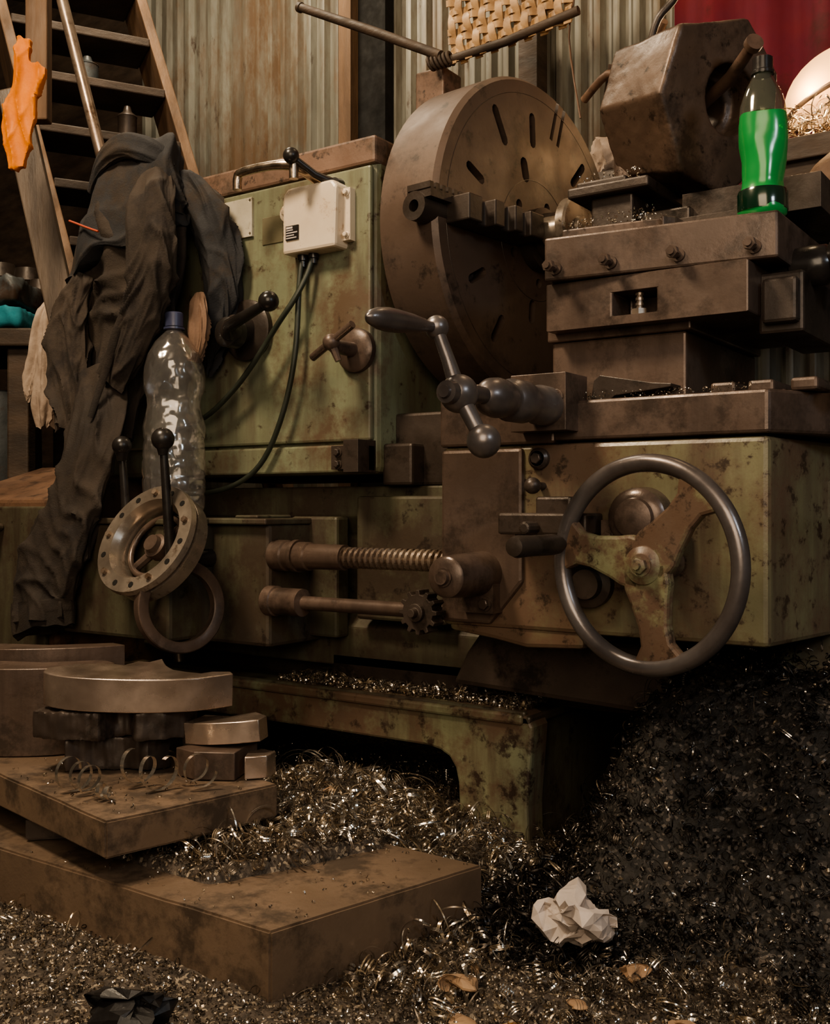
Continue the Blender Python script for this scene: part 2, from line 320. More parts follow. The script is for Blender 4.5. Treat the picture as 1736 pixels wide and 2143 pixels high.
mk("grab_handle",join(tube([(-1.453,1.50,1.240),(-1.452,1.50,1.262),(-1.440,1.50,1.272),(-1.373,1.505,1.274),(-1.325,1.52,1.270),(-1.312,1.55,1.26),(-1.31,1.59,1.25)],[.009,.009,.009,.009,.011,.012,.012],12,4),tube([(-1.316,1.51,1.285),(-1.316,1.51,1.240)],.009,10)),chrome,hs,smooth=50,label="shiny chrome handle")
sl=mk("speed_selector",join(revolve([(0,.062),(.012,.062),(.016,.056),(.018,.030),(.05,.026),(.052,.02)],(-1.50,1.585,.980),(0,-1,0),36)),castd,hs,smooth=40)
mk("selector_lever",join(tube([(-1.47,1.50,.966),(-1.455,1.48,.972),(-1.345,1.465,1.000)],[.022,.013,.009],14),sphere((-1.336,1.462,1.003),.0195),revolve([(0,.03),(.03,.03),(.036,.022)],(-1.485,1.53,.965),(0,-1,0),24)),black,sl,smooth=45,label="dark lever with black ball knob")
mk("clutch_boss",join(revolve([(0,.042),(.012,.042),(.018,.036),(.020,.014),(.075,.013)],(-1.221,1.586,.916),(0,-1,0),30)),castm,hs,smooth=40)
mk("clutch_key",join(tube([(-1.262,1.50,.896),(-1.16,1.49,.947)],[.0075,.0075],10),sphere((-1.213,1.495,.92),.016),tube([(-1.213,1.495,.92),(-1.20,1.50,.885)],[.009,.006],8)),castm,hs,smooth=40)
# faceplate (swivelled a little towards the front)
fc=Vector((-1.000,1.885,1.155)); R=.320
FM=Matrix.Translation(fc)@Matrix.Rotation(math.radians(-6),4,'Z')@Matrix.Translation(-fc)
fp=revolve([(-.138,R-.010),(-.133,R),(-.010,R),(0,R-.008),(0,.05)],fc,(1,0,0),96)
def slotcut(a,r0,r1,w,dep=.03):
    M=Matrix.Translation(fc)@Matrix.Rotation(a,4,'X'); 
    pl=[(-w,r0+w),(-w*.7,r0+w*.3),(0,r0),(w*.7,r0+w*.3),(w,r0+w),(w,r1-w),(w*.7,r1-w*.3),(0,r1),(-w*.7,r1-w*.3),(-w,r1-w)]
    return xf(prism(pl,-dep,.02,'yz'),M)
SL=[(.55,.195,.275,.010),(.055,.185,.255,.010),(-.75,.195,.27,.009),(.28,.115,.165,.012),(-.95,.10,.145,.011),(1.15,.19,.25,.009),
    (2.05,.19,.25,.009),(2.55,.20,.265,.010),(3.05,.12,.17,.011),(3.55,.20,.265,.010),(4.15,.19,.25,.009),(-1.35,.20,.26,.009)]
cuts=[slotcut(*s) for s in SL]
for dy in (-.012,.014):
    M=Matrix.Translation(fc)@Matrix.Rotation(-.30,4,'X')
    cuts.append(xf(box(-.03,.02,dy-.005,dy+.005,.225,.335),M))
for k in range(5):
    a=2*pi*k/5+.5; cuts.append(revolve([(-.03,.010),(.02,.010)],fc+Vector((0,math.sin(a)*.085,math.cos(a)*.085)),(1,0,0),16))
face=mk("faceplate",xf(cut(fp,*cuts),FM),facem,L0,smooth=30,label="large round slotted brown iron faceplate")
mk("face_rings",xf(join(*[torus(fc+Vector((-.0002,0,0)),(1,0,0),r,.0009,96,6) for r in (.288,.12)]),FM),castd,face,smooth=40)
mk("spindle_nose",xf(join(revolve([(0,.062),(.025,.062),(.03,.05),(.055,.048),(.06,.04),(.08,.036)],fc,(1,0,0),32)),FM),castd,face,smooth=40,label="dark stepped spindle boss")
def jaw():
    p=[(0,.075),(.07,.075),(.07,.12),(.055,.12),(.055,.145),(.07,.145),(.07,.17),(.052,.17),(.052,.195),(.064,.195),(.064,.225),(.040,.225),(.040,.25),(.054,.25),(.054,.29),(0,.29)]
    v,f=prism([(b,a) for a,b in p],-.024,.024,'xy')
    return [(x[1],x[0],x[2]) for x in v],f
for a in (pi,0):
    mk("jaw",xf(jaw(),FM@Matrix.Translation(fc)@Matrix.Rotation(a,4,'X')),castd,face,bevel=.003,label="dark stepped iron chuck jaw")
mk("jaw_screw",xf(join(ringrev([(0,.011),(0,.026),(.075,.026),(.075,.011)],(-1.022,1.607,1.154),(0,-1,0),24),box(-1.04,-.985,1.535,1.61,1.166,1.181)),FM),castd,face,smooth=40)
mk("jaw_teeth",xf(join(*[box(-1.038,-.985,1.533+.017*k,1.543+.017*k,1.181,1.192) for k in range(6)]),FM),castd,face,kind="stuff")
mk("workpiece_disc",join(revolve([(0,.058),(.016,.058),(.020,.054),(.021,.022),(.028,.020),(.029,.008)],(-.900,1.84,1.155),(1,-.10,0),40),revolve([(-.05,.03),(0,.03)],(-.900,1.84,1.155),(1,0,0),20)),ringm,face,smooth=40,label="worn bright steel round end disc")
# bed & base
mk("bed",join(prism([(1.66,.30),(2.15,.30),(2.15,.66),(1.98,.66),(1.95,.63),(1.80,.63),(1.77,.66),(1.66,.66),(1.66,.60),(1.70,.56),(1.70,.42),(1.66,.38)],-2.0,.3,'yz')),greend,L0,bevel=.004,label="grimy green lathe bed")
mk("bed_panel",box(-1.42,-1.30,1.62,1.66,.36,.60),greend,L0,bevel=.006)
mk("bed_panel",box(-1.26,-1.05,1.63,1.66,.40,.64),greend,L0,bevel=.006)
mk("gap_block",join(box(-1.19,-1.0,1.66,2.1,.66,.80),box(-1.19,-1.12,1.62,2.1,.66,.74)),castd,L0,bevel=.006)
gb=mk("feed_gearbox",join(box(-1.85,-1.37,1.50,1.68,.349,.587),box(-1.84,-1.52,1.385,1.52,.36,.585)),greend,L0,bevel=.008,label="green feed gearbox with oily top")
mk("gearbox_lid",join(box(-1.86,-1.365,1.485,1.68,.585,.597),box(-1.85,-1.515,1.378,1.50,.585,.597),box(-1.46,-1.40,1.50,1.60,.597,.603)),greend,gb,bevel=.003)
def screw():
    v=[];f=[];n=24; x0,x1=-1.20,-.95; pitch=.0125; seg=int((x1-x0)/pitch*8)
    for i in range(seg+1):
        x=x0+(x1-x0)*i/seg
        for k in range(n):
            t=2*pi*k/n; ph=((x/pitch)+k/n)%1; r=.0195 if ph<.55 else .0135
            v.append((x,1.52+r*math.cos(t),.526+r*math.sin(t)))
        if i:
            for k in range(n):
                j=(k+1)%n; f.append(((i-1)*n+k,(i-1)*n+j,i*n+j,i*n+k))
    return v,f
mk("lead_screw",screw(),steel,L0,smooth=25,label="threaded steel lead screw")
mk("screw_collar",join(revolve([(0,.030),(.03,.030),(.033,.027),(.085,.027),(.088,.024),(.17,.0235)],(-1.37,1.52,.526),(1,0,0),28),revolve([(.05,.031),(.06,.031)],(-1.37,1.52,.526),(1,0,0),28)),castm,L0,smooth=40)
mk("feed_rod",join(revolve([(0,.029),(.02,.029),(.022,.026),(.085,.026),(.088,.013),(.40,.013)],(-1.37,1.50,.440),(1,0,0),28)),castm,L0,smooth=40)
def gear(c,R,t,teeth):
    poly=[]
    for k in range(teeth):
        for (o,r) in ((-.28,.8),(-.16,1),(.16,1),(.28,.8)):
            a=2*pi*(k+o)/teeth; poly.append((c[0]+R*r*math.cos(a),c[2]+R*r*math.sin(a)))
    return prism(poly,c[1],c[1]+t,'xz')
mk("feed_gear",join(gear((-.968,1.415,.447),.037,.03,12),revolve([(0,.015),(.008,.015),(.009,.008),(.02,.007)],(-.968,1.415,.447),(0,-1,0),20)),castd,L0,bevel=.001,label="small dark toothed gear")
mk("bearing_boss",join(revolve([(-.0,.036),(.09,.034),(.12,.032),(.124,.028),(.126,.012),(.136,.011)],(-.872,1.472,.512),(0,-1,0),32),bolt((-.872,1.345,.512),(0,-1,0),.011),box(-.905,-.84,1.44,1.48,.45,.52),bolt((-.855,1.44,.465),(0,-1,0),.009)),castm,L0,smooth=40)
# apron
apoly=[(-.955,1.47),(-.419,1.47),(-.387,1.65),(-.36,1.80),(-.955,1.80)]
ap=mk("apron",join(prism(apoly,.424,.718),prism([(-.945,.415),(-.86,.405),(-.80,.395),(-.70,.40),(-.70,.43),(-.945,.43)],1.475,1.78,'xz')),greenapr,L0,bevel=.01,label="rusty green carriage apron casting")
mk("apron_front",prism([(-.953,.43),(-.86,.43),(-.80,.50),(-.80,.713),(-.953,.713)],1.462,1.475,'xz'),castm,ap,bevel=.006)
mk("knob",join(revolve([(0,.017),(.008,.017),(.012,.013)],(-.772,1.47,.695),(0,-1,0),24),bolt((-.772,1.46,.695),(0,-1,0),.009)),castd,ap,smooth=40)
mk("knob",join(revolve([(0,.006),(.03,.006)],(-.767,1.47,.652),(0,-1,0),12),sphere((-.767,1.435,.652),.013)),castd,ap,smooth=40)
mk("stop_block",join(box(-.815,-.665,1.41,1.47,.577,.610),box(-.76,-.70,1.43,1.47,.60,.635),revolve([(0,.010),(.035,.010)],(-.75,1.41,.588),(0,-1,0),12)),castd,ap,bevel=.004)
mk("shaft_boss",join(revolve([(0,.046),(.03,.044),(.036,.038),(.038,.030),(.045,.028),(.05,.012)],(-.600,1.47,.603),(0,-1,0),36),box(-.66,-.54,1.45,1.47,.565,.60),bolt((-.648,1.45,.575),(0,-1,0),.008,shank=.01),bolt((-.553,1.45,.575),(0,-1,0),.008,shank=.01)),castm,ap,smooth=35)
mk("shaft_boss",join(revolve([(0,.036),(.015,.036),(.018,.024),(.03,.022)],(-.683,1.47,.503),(0,-1,0),32)),castd,ap,smooth=40)
# handwheel
hc=Vector((-.553,1.36,.540)); HM=Matrix.Translation(hc)@Matrix.Rotation(math.radians(-10),4,'Z')@Matrix.Translation(-hc)
hw=mk("handwheel",xf(torus(hc,(0,1,0),.1395,.0125,96,18),HM),wheelm,L0,smooth=60,label="worn grey steel handwheel rim")
def spoke(ang):
    prof=[(0,.036),(.03,.036),(.05,.030),(.085,.023),(.108,.024),(.125,.036),(.137,.052)]
    pl=[(r,w) for r,w in prof]+[(r,-w) for r,w in prof[::-1]]
    a=math.radians(ang); p=[(hc.x+r*math.cos(a)-w*math.sin(a),hc.z+r*math.sin(a)+w*math.cos(a)) for r,w in pl]
    return prism(p,1.352,1.370,'xz')
for a in (169,50,-80):
    mk("spoke",xf(spoke(a),HM),greens,hw,bevel=.005,label="rusty spoke with flaking green paint")
mk("hub",join(revolve([(-.09,.022),(-.02,.026),(.0,.030),(.012,.026),(.016,.018),(.018,.016)],(hc.x,1.36,hc.z),(0,-1,0),32),bolt((hc.x,1.342,hc.z),(0,-1,0),.011,.010,.008)),greens,hw,smooth=40)
mk("grip",revolve([(0,.008),(.012,.009),(.014,.0135),(.03,.015),(.09,.0145),(.125,.0155),(.134,.013),(.136,.006)],(-.682,1.365,.566),(-.03,-1,0),24),castd,hw,smooth=50,label="dark cylindrical grip")
# saddle
sd=mk("saddle",prism([(-.955,1.468),(-.419,1.468),(-.30,1.69),(-.30,1.95),(-.955,1.95)],.722,.783),castm,L0,bevel=.005,label="oily brown iron saddle slide")
mk("saddle_wing",join(box(-.957,-.745,1.465,1.75,.718,.819),box(-.70,-.42,1.56,1.9,.783,.792)),castm,sd,bevel=.005)
mk("screw_bracket",join(box(-.80,-.706,1.425,1.50,.735,.822),bolt((-.722,1.425,.785),(0,-1,0),.009)),castm,sd,bevel=.006)
for x in (-.50,-.445,-.385,-.325):
    mk("table_rib",box(x-.019,x+.019,1.52+.0,1.90,.783,.802),castm,sd,bevel=.005)
mk("chute",prism([(-.70,.783),(-.695,.815),(-.685,.823),(-.60,.806),(-.57,.803),(-.572,.798),(-.66,.79),(-.67,.783)],1.50,1.60,'xz'),castd,sd,bevel=.001)
mk("feed_barrel",revolve([(0,.030),(.03,.030),(.033,.0275),(.075,.0275),(.078,.031),(.115,.031),(.12,.026),(.125,.024),(.14,.0275),(.155,.0285),(.17,.0265),(.185,.019),(.19,.012),(.24,.012)],(-.739,1.43,.772),(0,-1,0),36),wheelm,sd,smooth=45,label="smooth steel feed dial barrel")
ck=mk("crank",join(sphere((-.739,1.178,.769),.026,24),tube([(-.739,1.178,.769),(-.756,1.178,.815),(-.774,1.178,.859)],[.012,.0095,.0085],14),tube([(-.739,1.178,.769),(-.703,1.178,.707)],[.012,.010],14),sphere((-.774,1.178,.860),.0165,20),sphere((-.701,1.178,.705),.0225,24),revolve([(0,.016),(.012,.015),(.013,.009),(.018,.008)],(-.739,1.158,.769),(0,-1,0),18)),wheelm,L0,smooth=50,label="ball crank handle of dark steel")
mk("crank_grip",revolve([(0,.007),(.012,.0075),(.02,.0095),(.045,.0125),(.08,.0150),(.10,.0155),(.12,.0135),(.135,.009),(.142,.003),(.143,0)],(-.774,1.165,.859),(0,-1,-.05),24),wheelm,ck,smooth=60)
# compound rest
cr=mk("compound_rest",join(box(-.787,-.562,1.54,1.89,.783,.886)),castm,L0,bevel=.004,label="stacked brown iron compound slide")
mk("slide_ledge",box(-.792,-.552,1.532,1.89,.886,.908),castm,cr,bevel=.003)
mid=cut(box(-.778,-.456,1.50,1.88,.898,.973),box(-.664,-.593,1.45,1.57,.912,.948))
mk("slide_base",mid,castm,cr,bevel=.003)
mk("clamp_stud",join(*[revolve([(0,.0065 if i%2 else .005),(.004,.0065 if i%2 else .005)],(-.628,1.52,.915+.004*i),(0,0,1),12) for i in range(8)],revolve([(0,.012),(.01,.012)],(-.628,1.52,.912),(0,0,1),6)),steel,cr,smooth=30)
top=prism([(-.770,1.478),(-.420,1.520),(-.420,1.88),(-.770,1.88)],.974,1.042)
mk("slide_top",top,castm,cr,bevel=.004)
for x in (-.750,-.662,-.560,-.452):
    y=1.478+.12*(x+.770)
    mk("adjusting_bolt",join(revolve([(0,.0055),(.035,.0055)],(x,y,.992),(0,-1,0),12),revolve([(0,.0095),(.010,.0095)],(x,y-.020,.992),(0,-1,0),6),revolve([(0,.010),(.004,.010)],(x,y,.992),(0,-1,0),16)),castm,cr,smooth=35)
mk("top_step",join(prism([(-.755,1.51),(-.60,1.53),(-.59,1.515),(-.575,1.535),(-.575,1.86),(-.755,1.86)],1.042,1.060)),castm,cr,bevel=.003)
mk("rear_slide",join(box(-.66,-.47,1.64,1.90,1.042,1.085),box(-.62,-.40,1.68,1.90,1.08,1.135),bolt((-.53,1.64,1.062),(0,-1,0),.008)),castd,cr,bevel=.003)
mk("side_bracket",join(box(-.460,-.395,1.56,1.80,.872,.962),box(-.45,-.40,1.54,1.60,.885,.95)),castd,cr,bevel=.005)
mk("cylinder_cap",join(revolve([(-.06,.024),(0,.024),(.004,.03),(.03,.032),(.05,.03),(.06,.02)],(-.425,1.62,.975),(.8,-.1,0),28)),black,cr,smooth=40)
mk("side_knob",join(revolve([(0,.018),(.02,.020),(.03,.030),(.06,.036),(.075,.030),(.08,.012)],(-.39,1.63,.985),(.9,-.3,0),32)),black,cr,smooth=50,label="glossy black end knob")
mk("tool_post",join(box(-.765,-.690,1.64,1.74,1.058,1.142),box(-.69,-.60,1.66,1.80,1.08,1.11),box(-.80,-.655,1.62,1.80,1.142,1.160),box(-.79,-.70,1.635,1.78,1.160,1.172)),castd,cr,bevel=.004)
mk("post_stud",join(revolve([(0,.022),(.12,.020),(.15,.018)],(-.735,1.72,1.165),(0,0,1),20),revolve([(0,.030),(.014,.030)],(-.735,1.72,1.168),(0,0,1),20)),castm,cr,smooth=40)
# base stand
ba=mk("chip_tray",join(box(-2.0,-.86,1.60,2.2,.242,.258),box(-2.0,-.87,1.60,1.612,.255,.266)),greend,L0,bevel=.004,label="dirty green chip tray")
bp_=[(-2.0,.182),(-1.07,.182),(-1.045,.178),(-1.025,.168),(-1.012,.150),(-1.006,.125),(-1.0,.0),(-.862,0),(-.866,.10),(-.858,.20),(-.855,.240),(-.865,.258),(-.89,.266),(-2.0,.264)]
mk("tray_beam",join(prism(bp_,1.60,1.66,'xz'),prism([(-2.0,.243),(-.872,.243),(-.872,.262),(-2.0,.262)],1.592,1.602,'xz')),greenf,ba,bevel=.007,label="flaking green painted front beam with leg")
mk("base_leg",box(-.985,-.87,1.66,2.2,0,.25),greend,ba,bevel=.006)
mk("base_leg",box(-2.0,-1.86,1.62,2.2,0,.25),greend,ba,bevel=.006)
mk("base_leg",box(-.5,-.3,1.9,2.2,0,.30),greend,ba,bevel=.006)
mk("under_bed",join(box(-1.95,-.62,1.72,2.1,.255,.32),prism([(-1.02,.30),(-.99,.36),(-.96,.40),(-.60,.40),(-.62,.30),(-.64,.285)],1.60,2.1,'xz')),castd,L0,bevel=.01)
mk("oil_pan",box(-1.35,-1.0,1.66,1.73,.262,.33),castd,L0,bevel=.01)
mk("end_stand",join(prism([(1.42,0),(1.80,0),(1.80,.72),(1.70,.72),(1.42,.636)],-2.35,-1.905,'yz')),rust,L0,bevel=.008,label="brown iron end stand with sloping top")
mk("stand_panel",join(box(-2.34,-1.93,1.408,1.42,.30,.62),revolve([(0,.008),(.03,.008)],(-2.08,1.408,.575),(0,-1,0),12),revolve([(.03,.013),(.04,.013)],(-2.08,1.408,.575),(0,-1,0),12)),greend,L0,bevel=.004)
for (x,y,z0,z1,r) in ((-1.487,1.36,.52,.745,.0215),(-1.625,1.38,.50,.738,.019)):
    mk("shift_lever",join(tube([(x,y,z0),(x,y-.01,(z0+z1)/2),(x,y-.02,z1)],[.011,.009,.007],12),sphere((x,y-.02,z1),r,20),tube([(x,y,z0),(x,y+.10,z0)],[.016,.018],14),revolve([(-.03,.008),(-.012,.013)],(x,y-.02,z1),(0,0,1),14)),black,gb,smooth=45,label="black ball topped shift lever")
# ---------------------------------------------------------------- loose rings at the gearbox
rc=Vector((-1.522,1.325,.562)); nrm=(bf(-.46,-.70,.46)).normalized()
fr=mk("flange_ring",ringrev([(0,.083),(0,.111),(-.012,.113),(-.014,.103),(-.022,.103),(-.024,.109),(-.050,.109),(-.052,.085),(-.05,.073),(-.02,.072),(-.012,.076)],rc,nrm,64),ringm,None,smooth=35,label="bolted steel flange ring propped on the gearbox levers",cat="flange")
d_,u_,w_=frame(nrm)
for k in range(14):
    a=2*pi*k/14; p=rc+(u_*math.cos(a)+w_*math.sin(a))*.097
    mk("bolt_hole" if k%3 else "flange_bolt",revolve([(-.001,.006),(.0008 if k%3 else .007,.006)],p,nrm,8 if k%3 else 6),hole if k%3 else steel,fr)  # holes are flat black discs, their inner shade given as colour
mk("inner_ring",join(torus(rc-Vector(nrm)*.036,nrm,.062,.006,48,12),revolve([(-.05,.024),(-.03,.024),(-.028,.018),(-.018,.016)],rc,nrm,24),tube([rc-Vector(nrm)*.042-u_*.066,rc-Vector(nrm)*.042+u_*.066],.009,8)),castm,fr,smooth=40)
mk("thin_ring",xf(ringrev([(-.010,.066),(.008,.066),(.010,.069),(.010,.085),(.008,.087),(-.010,.087)],(0,0,0),bf(.62,-.78,.10),56),Matrix.Translation((-1.462,1.36,.435))),castm,None,smooth=35,label="thin worn iron ring hanging on the gearbox front",cat="ring")
# ---------------------------------------------------------------- bottles
def pet(cx,cy,z0,H,r):
    pr=[(0,.0),(0,.6),(.02,.9),(.05,1),(.10,1),(.115,.965),(.13,1),(.18,1),(.195,.965),(.21,1),(.27,1),(.285,.965),(.30,1),(.36,1),(.375,.965),(.39,1),(.44,1),(.49,.90),(.54,.84),(.58,.87),(.62,.97),(.68,1.0),(.73,.98),(.79,.86),(.85,.62),(.89,.38),(.905,.27),(.93,.25)]
    v,f=revolve([(a*H,b*r) for a,b in pr],(cx,cy,z0),(0,0,1),40); return lumpy((v,f),.004,18,3)
bx,by=-1.582,1.455
b0=empty("plastic_bottle",(bx,by,.598),"large empty clear plastic bottle with a dark blue cap","bottle")
mk("bottle_body",pet(bx,by,.598,.41,.061),clear,b0,smooth=60)
mk("cap",join(revolve([(0,.018),(.026,.018),(.028,.016)],(bx,by,.978),(0,0,1),24),revolve([(-.006,.021),(-.002,.021)],(bx,by,.978),(0,0,1),24)),pmat("navy_cap",(.05,.055,.11),(.03,.035,.07),.4,0,10,0),b0,smooth=40)
gx,gy=-.455,1.565
g0=empty("drink_bottle",(gx,gy,1.043),"small green drink bottle with black cap on the slide","bottle")
def gpart(p): 
    v,f=revolve([(a,b) for a,b in p],(gx,gy,1.043),(0,0,1),32); return v,f
mk("bottle_body",lumpy(gpart([(0,.0),(0,.028),(.004,.0335),(.012,.0345),(.04,.0340),(.045,.031),(.055,.0305),(.07,.032),(.085,.033),(.10,.034),(.11,.0345),(.12,.0345),(.135,.0345),(.150,.0335)]),.005,26),gliq,g0,smooth=60,label="bright green filled lower bottle")
mk("base_band",gpart([(.010,.0358),(.013,.0362),(.036,.0362),(.040,.0348)]),gband,g0,smooth=60)
mk("bottle_neck",lumpy(gpart([(.150,.0335),(.165,.032),(.18,.028),(.195,.0225),(.205,.0155),(.212,.013),(.218,.013)]),.0015,40),clearg,g0,smooth=60)
mk("cap",gpart([(.212,.0),(.212,.0165),(.216,.0165),(.218,.0145),(.236,.0145),(.238,.012),(.238,0)]),black,g0,smooth=40)
# ---------------------------------------------------------------- cast block on tool post
bc=Vector((-.632,1.735,1.285))
hp=prism([(.15,.035),(.085,.135),(-.075,.145),(-.14,.045),(-.115,-.085),(-.015,-.150),(.11,-.095)],-.085,.085,'yz')
hp=([(x,y*(.90 if x<0 else 1.0),z*(.92 if x<0 else 1.0)) for x,y,z in hp[0]],hp[1])
bl=cut(hp,revolve([(-.2,.046),(.03,.046),(.03,.060),(.2,.060)],(0,.022,.01),(1,0,0),40))
bl=lumpy(voxel(bl,.0045,1),.0032,12,2); bl=lumpy(bl,.0007,60,5)
MB=Matrix.Translation(bc)@Euler((.34,.16,math.radians(-24))).to_matrix().to_4x4()@Matrix.Scale(.95,4)
cb=mk("bored_casting",xf(bl,MB),blockm,None,smooth=50,label="heavy brown iron casting with a round bore on the tool post",cat="casting")
mk("bore_rod",join(xf(tube([(-.06,.03,-.02),(.09,.02,.045),(.16,.0,.085)],[.0115,.0115,.010],12),MB),xf(revolve([(0,.015),(.012,.015)],(.16,.0,.085),(1,-.25,.6),14),MB)),topm,cb,smooth=40,label="brown rod sticking out of the bore")
mk("hook_rod",xf(tube([(-.05,-.02,.125),(-.04,-.0,.17),(-.02,.03,.20),(.0,.03,.24)],[.006,.007,.007,.006],8,4),MB),castd,cb,smooth=60)
# ---------------------------------------------------------------- right rear clutter
mk("rear_bench",join(box(-1.12,.5,2.22,2.6,1.165,1.20),box(-1.10,-1.05,2.25,2.3,0,1.165),box(.2,.25,2.25,2.3,0,1.165),box(-1.10,-1.05,2.53,2.58,0,1.165),box(.2,.25,2.53,2.58,0,1.165)),woodd,None,bevel=.004,label="dark wooden bench behind the lathe",cat="bench")
mk("iron_lump",lumpy(sphere((-.49,2.30,1.285),.085,36,(1.15,.85,1.0)),.02,14,5),sackm,None,smooth=60,label="rounded leathery brown casting on the bench",cat="casting")
mk("wooden_crate",join(box(-.72,.1,2.36,2.58,1.20,1.41),box(-.74,.12,2.34,2.37,1.37,1.42)),woodd,None,bevel=.003,label="wooden crate full of shavings on the bench",cat="crate")
mk("tool_chest",join(box(-1.10,-.80,2.24,2.50,1.20,1.38),box(-1.11,-.79,2.23,2.51,1.34,1.39)),castd,None,bevel=.005,label="dark metal tool chest on the bench",cat="chest")
lp=empty("work_lamp",(-.56,2.60,1.20),"glowing cream work lamp shade behind the bench","lamp")
def dome(c,r,ax):
    return revolve([(r*math.cos(t)*.8,r*math.sin(t)) for t in [pi*.5*k/10 for k in range(11)]][::-1],c,ax,32)
mk("lamp_shade",dome((-.55,2.55,1.56),.14,(-.35,-.1,1)),lampglow,lp,smooth=60)
mk("lamp_rim",torus((-.55,2.55,1.56),(-.35,-.1,1),.14,.006,40,8),castm,lp,smooth=60)
mk("lamp_stem",tube([(-.45,2.60,1.20),(-.41,2.61,1.5),(-.50,2.60,1.68)],.008,8,3),castd,lp,smooth=60)
mk("red_curtain",([(-1.02+.02*i,2.70+.024*math.sin(i*.9)+.012*math.sin(i*.37+z),z) for i in range(75) for z in (1.2,3.0)],[(2*i,2*i+2,2*i+3,2*i+1) for i in range(74)]),redw,None,smooth=60,label="deep red hanging cloth on the wall",cat="curtain")
mk("leaning_bar",tube([(-.62,2.26,1.212),(-.50,2.24,1.212),(-.30,2.235,1.212)],[.010,.012,.010],10),steel,None,smooth=50,label="short steel bar lying on the bench",cat="bar")
for i,(p0,p1,p2,r) in enumerate((((-1.06,2.30,1.39),(-.98,2.30,1.54),(-.90,2.32,1.72),.006),((-1.0,2.36,1.39),(-1.05,2.34,1.55),(-1.02,2.30,1.66),.008),((-.90,2.30,1.39),(-.93,2.30,1.50),(-.87,2.28,1.58),.010),((-.86,2.34,1.39),(-.84,2.34,1.55),(-.90,2.36,1.70),.005))):
    mk("scrap_rod",tube([p0,p1,p2],r,8,5),(rust,castm,wood,steel)[i],None,smooth=60,label=("thin rusty rod standing on the tool chest","bent iron rod standing on the tool chest","short wooden stick on the tool chest","thin steel wire standing on the tool chest")[i],cat="rod")
# ---------------------------------------------------------------- rattan and poles
def strip(pts,wd,th,ax):
    v=[];f=[]
    for i,p in enumerate(pts):
        p=Vector(p); w=Vector(ax)*wd/2
        for q in (p-w+Vector((0,-th,0)),p+w+Vector((0,-th,0)),p+w+Vector((0,th,0)),p-w+Vector((0,th,0))): v.append(tuple(q))
        if i:
            a=4*(i-1);b=4*i
            for k in range(4): f.append((a+k,a+(k+1)%4,b+(k+1)%4,b+k))
    n=len(v); f.append((3,2,1,0)); f.append((n-4,n-3,n-2,n-1)); return v,f
def weave():
    V=[]; x0,x1,z0,z1=-1.47,-1.12,1.772,2.07; nv=15; nh=6; dx=(x1-x0)/nv; dz=(z1-z0)/nh
    for i in range(nv):
        x=x0+dx*(i+.5)+.003*math.sin(i*3.1)
        V.append(strip([(x+.002*math.sin(k+i),2.30-.008*math.cos(pi*(k/4)+i*pi),z0+dz*k/4) for k in range(nh*4+1)],dx*.88,.0016,(1,0,0)))
    for j in range(nh):
        z=z0+dz*(j+.5)
        for s in (-.012,.010):
            V.append(strip([(x0+dx*k/4,2.30+.006*math.cos(pi*(k/4-.5)+(j+.5)*pi),z+s) for k in range(nv*4+1)],.017,.0014,(0,0,1)))
    return join(*V)
rs=mk("rattan_chair_back",xf(weave(),rotabout((-1.3,2.3,1.8),(0,-.06,0))),rattan,None,smooth=40,label="woven rattan panel on a pole frame hanging at the wall",cat="chair")
mk("frame_pole",tube([(-1.50,2.30,1.778),(-1.3,2.29,1.780),(-1.10,2.29,1.805)],.011,10),woodd,rs,smooth=50)
mk("frame_pole",tube([(-1.20,2.27,1.90),(-1.08,2.27,1.88),(-1.0,2.27,1.87)],.011,10),woodd,rs,smooth=50)
mk("binding",join(*[torus((-1.49+.012*k,2.295,1.780),(1,.0,.3),.016,.005,18,8) for k in range(-3,3)]),woodd,rs,smooth=50)
mk("wooden_pole",join(tube([(-1.985,2.30,2.055),(-1.72,2.29,1.915),(-1.49,2.285,1.79)],[.012,.0135,.013],12),ringrev([(0,.008),(0,.015),(-.01,.015),(-.01,.008)],(-1.985,2.30,2.055),(-.85,0,.5),14)),woodd,None,smooth=50,label="dark wooden pole tied to the rattan panel",cat="pole")
mk("timber_block",box(-1.60,-1.51,2.33,2.42,0,1.785) ,topm,None,bevel=.005,label="brown timber standing behind the headstock",cat="timber")
mk("bent_rod",tube([(-1.10,2.32,1.60),(-1.02,2.28,1.63),(-.96,2.28,1.61),(-.90,2.25,1.66),(-.86,2.22,1.69)],.010,10,4),rust,None,smooth=60,label="bent rusty rod leaning behind the faceplate",cat="rod")
mk("hanging_string",tube([(-1.12,2.3,2.2),(-1.11,2.3,1.9),(-1.13,2.3,1.75),(-1.10,2.3,1.55)],.0025,6,4),rust,None,smooth=60,label="thin frayed string hanging from the pole",cat="string")
for i,(x,y,z) in enumerate(((-1.01,2.31,1.45),(-.94,2.34,1.44),(-.97,2.33,1.535))):
    mk("tangled_rag",cloth(sphere((x,y,z),.052,36,(1,.8,1.0)),.018,i*3,90,.1,.006),greyc,None,smooth=40,label="crumpled greyish rag heaped on the tool chest",cat="rag")
